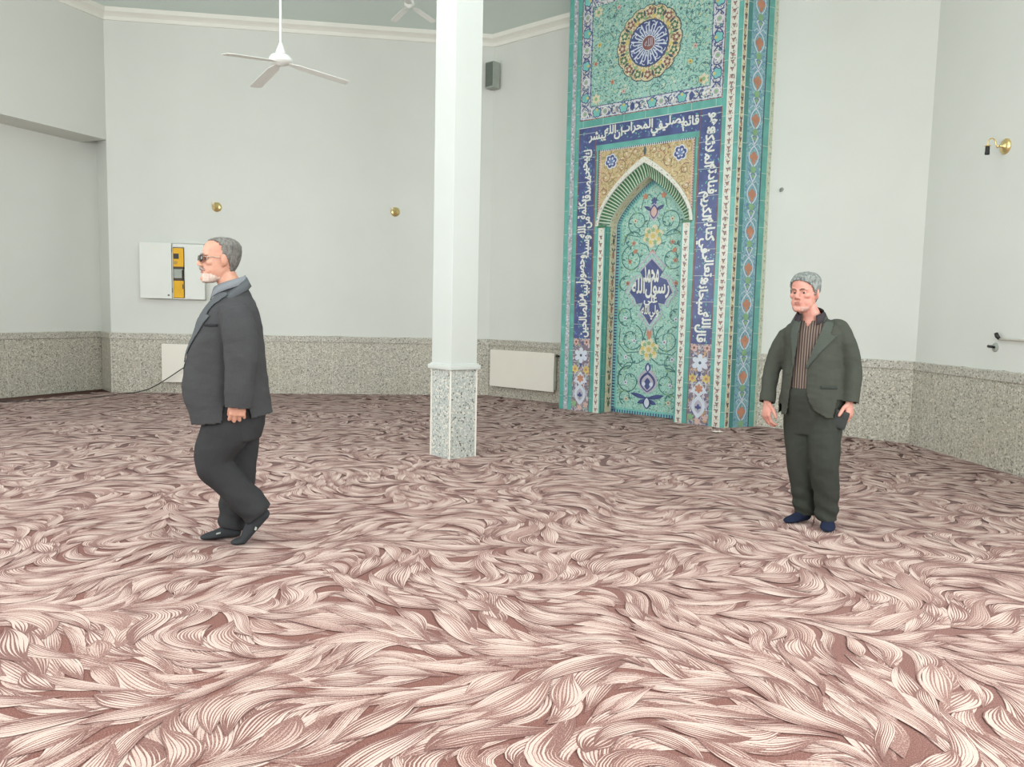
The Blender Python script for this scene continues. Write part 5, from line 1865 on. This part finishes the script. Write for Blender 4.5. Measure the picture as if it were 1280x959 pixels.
left = dict(
    org=(-1.60, 4.42, 0.0045), fw=(-0.915, -0.40), face=(-0.86, -0.51), tilt=0.02, head=(-0.078, 0.015, 1.637), head_scale=1.06, neck=(-0.022, 0.03, 1.46), seed=3.1,
    label='bearded man in sunglasses and charcoal suit walking left across the carpet', axis=(-0.05, 0.03),
    skin=skin_mat('weathered_skin', rgb(194, 148, 126), rgb(178, 126, 106)), brow=hair_mat('grey_brow_hair', rgb(92, 82, 76), rgb(120, 108, 100)),
    hair=hair_mat('grey_hair', rgb(70, 68, 65), rgb(116, 113, 107)), hair_mask=left_hair, hair_grow=lambda p: 0.005 + 0.004 * max(0, -p.y / 0.1), hair_rough=0.0018,
    beard=hair_mat('white_beard_hair', rgb(176, 150, 136), rgb(200, 184, 172)), beard_mask=left_beard, beard_grow=lambda p: 0.001 + 0.007 * max(0.0, min(1.0, (-p.z - 0.085) / 0.035)) * max(0.0, min(1.0, p.y / 0.06)),
    moustache=hair_mat('grey_moustache_hair', rgb(128, 112, 104), rgb(164, 150, 142)), glasses=True,
    torso=[(0.64, -0.010, 0.03, .220, .222), (0.70, -0.020, 0.03, .222, .226), (0.764, -0.030, 0.03, .222, .230), (0.833, -0.048, 0.03, .222, .238), (0.927, -0.060, 0.03, .220, .237), (1.02, -0.060, 0.03, .218, .226),
           (1.113, -0.054, 0.03, .214, .211), (1.206, -0.044, 0.03, .212, .190), (1.299, -0.034, 0.03, .208, .166), (1.350, -0.022, 0.03, .188, .146), (1.395, -0.014, 0.03, .145, .122), (1.430, -0.012, 0.03, .105, .100), (1.47, -0.016, 0.03, .084, .084), (1.50, -0.020, 0.03, .078, .076)],
    neck_r=0.06,
    shL=(0.080, -0.165, 1.335), elL=(0.120, -0.205, 1.085), wrL=(0.101, -0.215, 0.874), shR=(-0.100, 0.235, 1.335), elR=(-0.075, 0.275, 1.08), wrR=(-0.10, 0.255, 0.85),
    padL=(0.045, -0.125, 1.350), padR=(-0.085, 0.205, 1.350), pad_r=(0.085, 0.085, 0.060),
    sleeveL=[(0.060, -0.150, 1.345), (0.092, -0.178, 1.25), (0.118, -0.203, 1.09), (0.112, -0.212, 0.95), (0.102, -0.216, 0.800)], sleeve_rL=[0.086, 0.094, 0.088, 0.080, 0.072],
    sleeveR=[(-0.092, 0.220, 1.345), (-0.088, 0.255, 1.25), (-0.075, 0.275, 1.08), (-0.085, 0.265, 0.95), (-0.10, 0.255, 0.815)], sleeve_rR=[0.082, 0.084, 0.076, 0.070, 0.064],
    cuffL=((0.103, -0.216, 0.825), (-0.05, -0.03, -1)), cuffR=((-0.10, 0.255, 0.835), (-0.06, -0.04, -1)),
    handL=((-0.10, 0.02, -1), (0.30, -0.95, 0), (-0.95, -0.30, 0), dict(curl=(0.50, 1.15, 0.7), thumb=(0.85, 0.25, -0.5), size=1.06, spread=0.20)),
    handR=((-0.10, 0.0, -1), (-0.2, 0.98, 0), (-0.95, -0.3, 0), dict(curl=(0.6, 0.8, 0.5), size=1.05)),
    hipL=(0.0, -0.04, 0.80), hipR=(-0.03, 0.12, 0.80), kneeL=(-0.090, -0.075, 0.482), ankL=(0.150, -0.005, 0.200), kneeR=(-0.020, 0.12, 0.42), ankR=(-0.055, 0.085, 0.10),
    footL=((0.205, 0.000, 0.165), (0.070, -0.040, 0.004), (0.008, -0.058, 0.004)), upL=(-0.55, -0.1, 0.83), footR=((-0.012, 0.085, 0.004), (-0.140, 0.040, 0.004), (-0.205, 0.018, 0.004)),
    waist=[(0.62, -0.010, 0.035, .175, .140), (0.70, -0.012, 0.035, .190, .165), (0.80, -0.020, 0.035, .190, .180), (0.90, -0.03, 0.03, .180, .170)],
    trouserL=[(0.0, -0.045, 0.82), (-0.035, -0.060, 0.66), (-0.092, -0.078, 0.49), (0.015, -0.045, 0.335), (0.140, -0.008, 0.170)], trouser_rL=[0.135, 0.130, 0.103, 0.094, 0.083],
    trouserR=[(-0.01, 0.105, 0.82), (-0.005, 0.11, 0.62), (-0.012, 0.115, 0.42), (-0.034, 0.10, 0.24), (-0.055, 0.085, 0.060)], trouser_rR=[0.125, 0.112, 0.092, 0.086, 0.078],
    trouser_mat=TR_L, sock=SOCK_BLACK, sock_markL=((0.138, -0.062, 0.100), (0.003, 0.0, 0.008), (0.005, 0.001, -0.003)), sock_markR=((-0.105, 0.008, 0.045), (-0.011, -0.004, -0.002), (0.0, 0.003, 0.003)),
    shirt=SH_L, collar=CO_L, shirt_top=1.49, collar_z=1.540, collar_drop=0.085, jacket_drop=0.115,
    jacket=JK_L, lapel_mat=LP_L, pocket_mat=JKD_L,
    gapL=[(0.60, 0.14), (0.70, 0.09), (0.76, 0.055), (0.90, 0.04), (1.08, 0.045), (1.20, 0.055), (1.32, 0.060), (1.40, 0.060), (1.46, 0.055)],
    gapR=[(0.60, -0.14), (0.70, -0.08), (0.90, -0.05), (1.08, -0.05), (1.20, -0.06), (1.32, -0.065), (1.46, -0.055)],
    lapelL=[(1.06, 0.004), (1.17, 0.045), (1.27, 0.085), (1.32, 0.100), (1.325, 0.070), (1.45, 0.055)], lapelR=[(1.07, 0.004), (1.27, 0.070), (1.31, 0.085), (1.315, 0.055), (1.42, 0.05)],
    hem=(0.738, 0.13), pockets=(('breast_pocket', 1.262, 1.276, 0.150, 0.20),),
)
person(left)

right = dict(
    org=(2.05, 5.10, 0.0045), fw=(-0.5, -0.87), face=(-0.73, -0.68), tilt=0.0, head=(-0.150, -0.025, 1.545), head_scale=1.02, neck=(-0.095, 0.0, 1.375), seed=8.4, gaze=0.002,
    label='grey haired man in olive grey suit and brown striped shirt near the mihrab', axis=(-0.055, 0.0),
    skin=skin_mat('pink_skin', rgb(196, 146, 130), rgb(180, 122, 108)), brow=hair_mat('dark_brow_hair', rgb(84, 66, 60), rgb(110, 90, 82)),
    hair=hair_mat('silver_hair', rgb(66, 70, 68), rgb(140, 144, 140)), hair_mask=right_hair, hair_grow=lambda p: 0.007 + 0.012 * max(0.0, p.z / 0.12) * max(0.25, min(1.0, (0.095 - p.y) / 0.05)), hair_rough=0.0055,
    beard=hair_mat('stubble_hair', rgb(158, 122, 112), rgb(190, 154, 142)), beard_mask=lambda c: c.y > 0.04 and c.z < -0.088, beard_grow=0.001,
    torso=[(0.62, -0.050, 0.0, .212, .158), (0.70, -0.050, 0.0, .213, .160), (0.79, -0.048, 0.0, .214, .166), (0.897, -0.050, 0.0, .203, .170), (1.003, -0.054, 0.0, .196, .168), (1.11, -0.058, 0.0, .190, .160), (1.216, -0.060, 0.0, .188, .150),
           (1.290, -0.062, 0.0, .192, .138), (1.335, -0.066, 0.0, .168, .118), (1.365, -0.076, 0.0, .122, .098), (1.388, -0.086, 0.0, .092, .084), (1.41, -0.092, 0.0, .076, .076)],
    shL=(0.066, -0.085, 1.320), elL=(0.140, -0.103, 1.07), wrL=(0.130, -0.150, 0.850), shR=(-0.205, 0.100, 1.27), elR=(-0.275, 0.130, 1.035), wrR=(-0.325, 0.07, 0.815),
    padL=(0.058, -0.072, 1.338), padR=(-0.186, 0.082, 1.280), pad_r=(0.068, 0.070, 0.046),
    sleeveL=[(0.066, -0.080, 1.325), (0.108, -0.100, 1.22), (0.148, -0.110, 1.07), (0.146, -0.135, 0.95), (0.130, -0.150, 0.825)], sleeve_rL=[0.064, 0.068, 0.060, 0.057, 0.056],
    sleeveR=[(-0.195, 0.095, 1.265), (-0.246, 0.118, 1.17), (-0.284, 0.130, 1.035), (-0.308, 0.100, 0.92), (-0.330, 0.068, 0.795)], sleeve_rR=[0.068, 0.064, 0.056, 0.052, 0.049],
    cuffL=((0.131, -0.149, 0.850), (-0.15, -0.15, -1)), cuffR=((-0.325, 0.071, 0.815), (-0.2, -0.25, -1)),
    handL=((0.02, -0.08, -1), (0.62, -0.78, 0), (-0.78, -0.62, 0), dict(curl=(0.45, 0.75, 0.5), thumb=(0.55, 0.75, -0.25), size=1.05, spread=0.09)),
    handR=((-0.08, -0.10, -1), (-0.80, -0.25, 0), (0.30, -0.95, 0), dict(curl=(0.42, 0.62, 0.45), thumb=(0.80, 0.50, -0.45), size=1.08, spread=0.07)),
    hipL=(0.02, -0.045, 0.80), hipR=(-0.105, 0.06, 0.80), kneeL=(0.0, -0.115, 0.433), ankL=(0.060, -0.075, 0.10), kneeR=(-0.10, 0.03, 0.42), ankR=(-0.030, 0.07, 0.10),
    footL=((0.085, -0.045, 0.004), (0.040, -0.150, 0.004), (0.014, -0.205, 0.004)), footR=((0.000, 0.085, 0.004), (-0.115, 0.030, 0.004), (-0.178, 0.004, 0.004)),
    waist=[(0.62, -0.045, 0.01, .150, .115), (0.70, -0.045, 0.01, .172, .135), (0.80, -0.045, 0.005, .196, .152), (0.88, -0.05, 0.0, .198, .160), (0.925, -0.052, 0.0, .196, .158)],
    trouserL=[(0.022, -0.045, 0.80), (0.016, -0.075, 0.64), (0.008, -0.110, 0.44), (0.040, -0.092, 0.25), (0.062, -0.080, 0.055)], trouser_rL=[0.115, 0.108, 0.094, 0.084, 0.067],
    trouserR=[(-0.105, 0.06, 0.80), (-0.108, 0.05, 0.64), (-0.098, 0.03, 0.44), (-0.060, 0.05, 0.25), (-0.026, 0.07, 0.055)], trouser_rR=[0.105, 0.098, 0.086, 0.078, 0.066],
    trouser_mat=TR_R, sock=SOCK_NAVY, shirt=SH_R, collar=CO_R, shirt_top=1.40, collar_z=1.446, open_neck=1.325, collar_to=2.55, collar_drop=0.062, jacket_drop=0.075,
    jacket=JK_R, lapel_mat=LP_R, pocket_mat=JKD_R,
    gapL=[(0.60, 0.30), (0.72, 0.19), (0.745, 0.12), (0.79, 0.045), (0.84, 0.010), (0.90, -0.008), (1.08, -0.015), (1.16, 0.012), (1.27, 0.045), (1.36, 0.072), (1.42, 0.075)],
    gapR=[(0.60, -0.15), (0.72, -0.14), (0.80, -0.13), (0.95, -0.115), (1.10, -0.100), (1.20, -0.092), (1.30, -0.085), (1.42, -0.075)],
    lapelL=[(1.06, 0.004), (1.16, 0.045), (1.25, 0.085), (1.275, 0.098), (1.28, 0.060), (1.36, 0.045)], lapelR=[(1.06, 0.002), (1.16, 0.02), (1.27, 0.045), (1.36, 0.04)],
    hem=(0.745, 0.02), pockets=(('pocket_flap', 0.935, 0.955, 0.075, 0.165),),
)
person(right)
# dark pouch held in his left hand
bm = bmesh.new()
box(bm, (-0.045, -0.014, -0.062), (0.045, 0.014, 0.052), 0, 0.012)
bmesh.ops.recalc_face_normals(bm, faces=bm.faces)
pm = Matrix.Translation((2.05 + 0.070, 5.10 - 0.172, 0.748)) @ Matrix.Rotation(R(-28), 4, 'Z') @ Matrix.Rotation(R(14), 4, 'Y')
po = bm_obj('pouch', bm, noisy('black_leather', rgb(46, 50, 48), 0.15, 30, 0.55, 0.3, bmp=0.2), mw=pm)
tag(po, 'small dark leather pouch held in the olive suited man\'s hand', 'pouch')
bm = bmesh.new(); box(bm, (-0.046, -0.0155, 0.012), (0.046, -0.012, 0.016)); bmesh.ops.recalc_face_normals(bm, faces=bm.faces)
bm_obj('seam_flap', bm, BLACKPL, po)

# ------------------------------------------------------------------ light, camera
def look_frame(pos, pitch, roll):
    cp, sp = math.cos(pitch), math.sin(pitch)
    fwd = Vector((0, cp, -sp)); up = Vector((0, sp, cp)); rt = Vector((1, 0, 0))
    X = rt * math.cos(roll) + up * math.sin(roll); Y = -rt * math.sin(roll) + up * math.cos(roll); Z = -fwd
    return Matrix(((X.x, Y.x, Z.x, pos[0]), (X.y, Y.y, Z.y, pos[1]), (X.z, Y.z, Z.z, pos[2]), (0, 0, 0, 1)))
cam = bpy.data.cameras.new('camera')
cam.sensor_width = 36.0
cam.lens = 36.0 * 963.66 / 1280.0
cam.clip_start = 0.05
co = bpy.data.objects.new('camera', cam)
COL.objects.link(co)
co.matrix_world = look_frame((0, 0, CAM_Z), R(5.2383), R(1.2916))
scn.camera = co

w = bpy.data.worlds.new('world')
scn.world = w
w.use_nodes = True
w.node_tree.nodes['Background'].inputs[0].default_value = (0.80, 0.90, 1.0, 1)
w.node_tree.nodes['Background'].inputs[1].default_value = 0.6

GLASS, nt_, b_ = new_mat('daylit_glass', 0.3, 0.4)
b_.inputs['Base Color'].default_value = (0.8, 0.85, 0.9, 1)
b_.inputs['Emission Color'].default_value = (0.86, 0.94, 1.0, 1)
b_.inputs['Emission Strength'].default_value = 1.0
def area(name, mw, sx, sy, power, color, shape='RECTANGLE'):
    l = bpy.data.lights.new(name, 'AREA')
    l.shape = shape
    l.size = sx
    l.size_y = sy
    l.energy = power
    l.color = color
    o = bpy.data.objects.new(name, l)
    COL.objects.link(o)
    o.matrix_world = mw
    return o
def window(idx, wall, x, width, z0, z1, power, color=(0.96, 0.985, 1.0)):
    M, L = FR[wall]
    bm = bmesh.new()
    for lo, hi in (((x, -0.05, z0), (x + 0.07, 0.0, z1)), ((x + width - 0.07, -0.05, z0), (x + width, 0.0, z1)),
                   ((x, -0.05, z0), (x + width, 0.0, z0 + 0.07)), ((x, -0.05, z1 - 0.07), (x + width, 0.0, z1)),
                   ((x + width / 2 - 0.03, -0.045, z0), (x + width / 2 + 0.03, 0.0, z1)), ((x, -0.045, (z0 + z1) / 2 - 0.03), (x + width, 0.0, (z0 + z1) / 2 + 0.03))):
        box(bm, lo, hi)
    bmesh.ops.recalc_face_normals(bm, faces=bm.faces)
    f = structure(bm_obj('window_%d' % idx, bm, WHITE, mw=M))
    g = box_obj('pane', (x + 0.05, -0.02, z0 + 0.05), (x + width - 0.05, -0.004, z1 - 0.05), GLASS, parent=f)
    # light of the day comes in through the panes
    c = M @ Vector((x + width / 2, -0.08, (z0 + z1) / 2))
    t = M.to_3x3() @ Vector((1, 0, 0)); inn = M.to_3x3() @ Vector((0, -1, 0)); zz = -inn
    yy = zz.cross(t)
    mw = Matrix(((t.x, yy.x, zz.x, c.x), (t.y, yy.y, zz.y, c.y), (t.z, yy.z, zz.z, c.z), (0, 0, 0, 1)))
    area('window_daylight', mw, width - 0.1, z1 - z0 - 0.1, power, color)
window(1, 'wall_front_left', 0.7, 2.0, 1.2, 4.2, 150)
window(2, 'wall_front_left', 3.5, 2.0, 1.2, 4.2, 150)
window(3, 'wall_front', 0.8, 2.0, 1.2, 4.2, 150)
window(4, 'wall_front', 3.5, 2.0, 1.2, 4.2, 150)
window(5, 'wall_front_right', 2.4, 2.0, 1.2, 4.2, 220)
window(7, 'wall_right', 5.3, 1.8, 1.2, 4.2, 260)  # unseen window, added to brighten the left wall and the niche reveal
# round light well over the middle of the hall
bm = bmesh.new()
lathe(bm, [(SKY_R, 0.0), (SKY_R + 0.12, 0.0), (SKY_R + 0.12, 0.06), (SKY_R, 0.06)], 48)
bm.free()
vs = [(CEN.x + SKY_R * math.cos(2 * math.pi * k / 48), CEN.y + SKY_R * math.sin(2 * math.pi * k / 48), H_CEIL + 0.9) for k in range(48)]
vs += [(x, y, H_CEIL + 0.98) for x, y, z in vs]
fs = [tuple(range(48)), tuple(range(95, 47, -1))] + [((k + 1) % 48, k, k + 48, (k + 1) % 48 + 48) for k in range(48)]
structure(mesh_obj('window_6', vs, fs, GLASS))
area('skylight_daylight', Matrix.Translation((CEN.x, CEN.y, H_CEIL + 0.8)), 2 * SKY_R - 0.2, 2 * SKY_R - 0.2, 185, (0.97, 0.985, 0.985), 'DISK')

vs_ = scn.view_settings
vs_.view_transform = 'Standard'
vs_.look = 'None'
vs_.gamma = 1.0
vs_.use_curve_mapping = False
vs_.exposure = -0.30
scn.cycles.max_bounces = 12
scn.cycles.diffuse_bounces = 6
scn.cycles.sample_clamp_indirect = 6
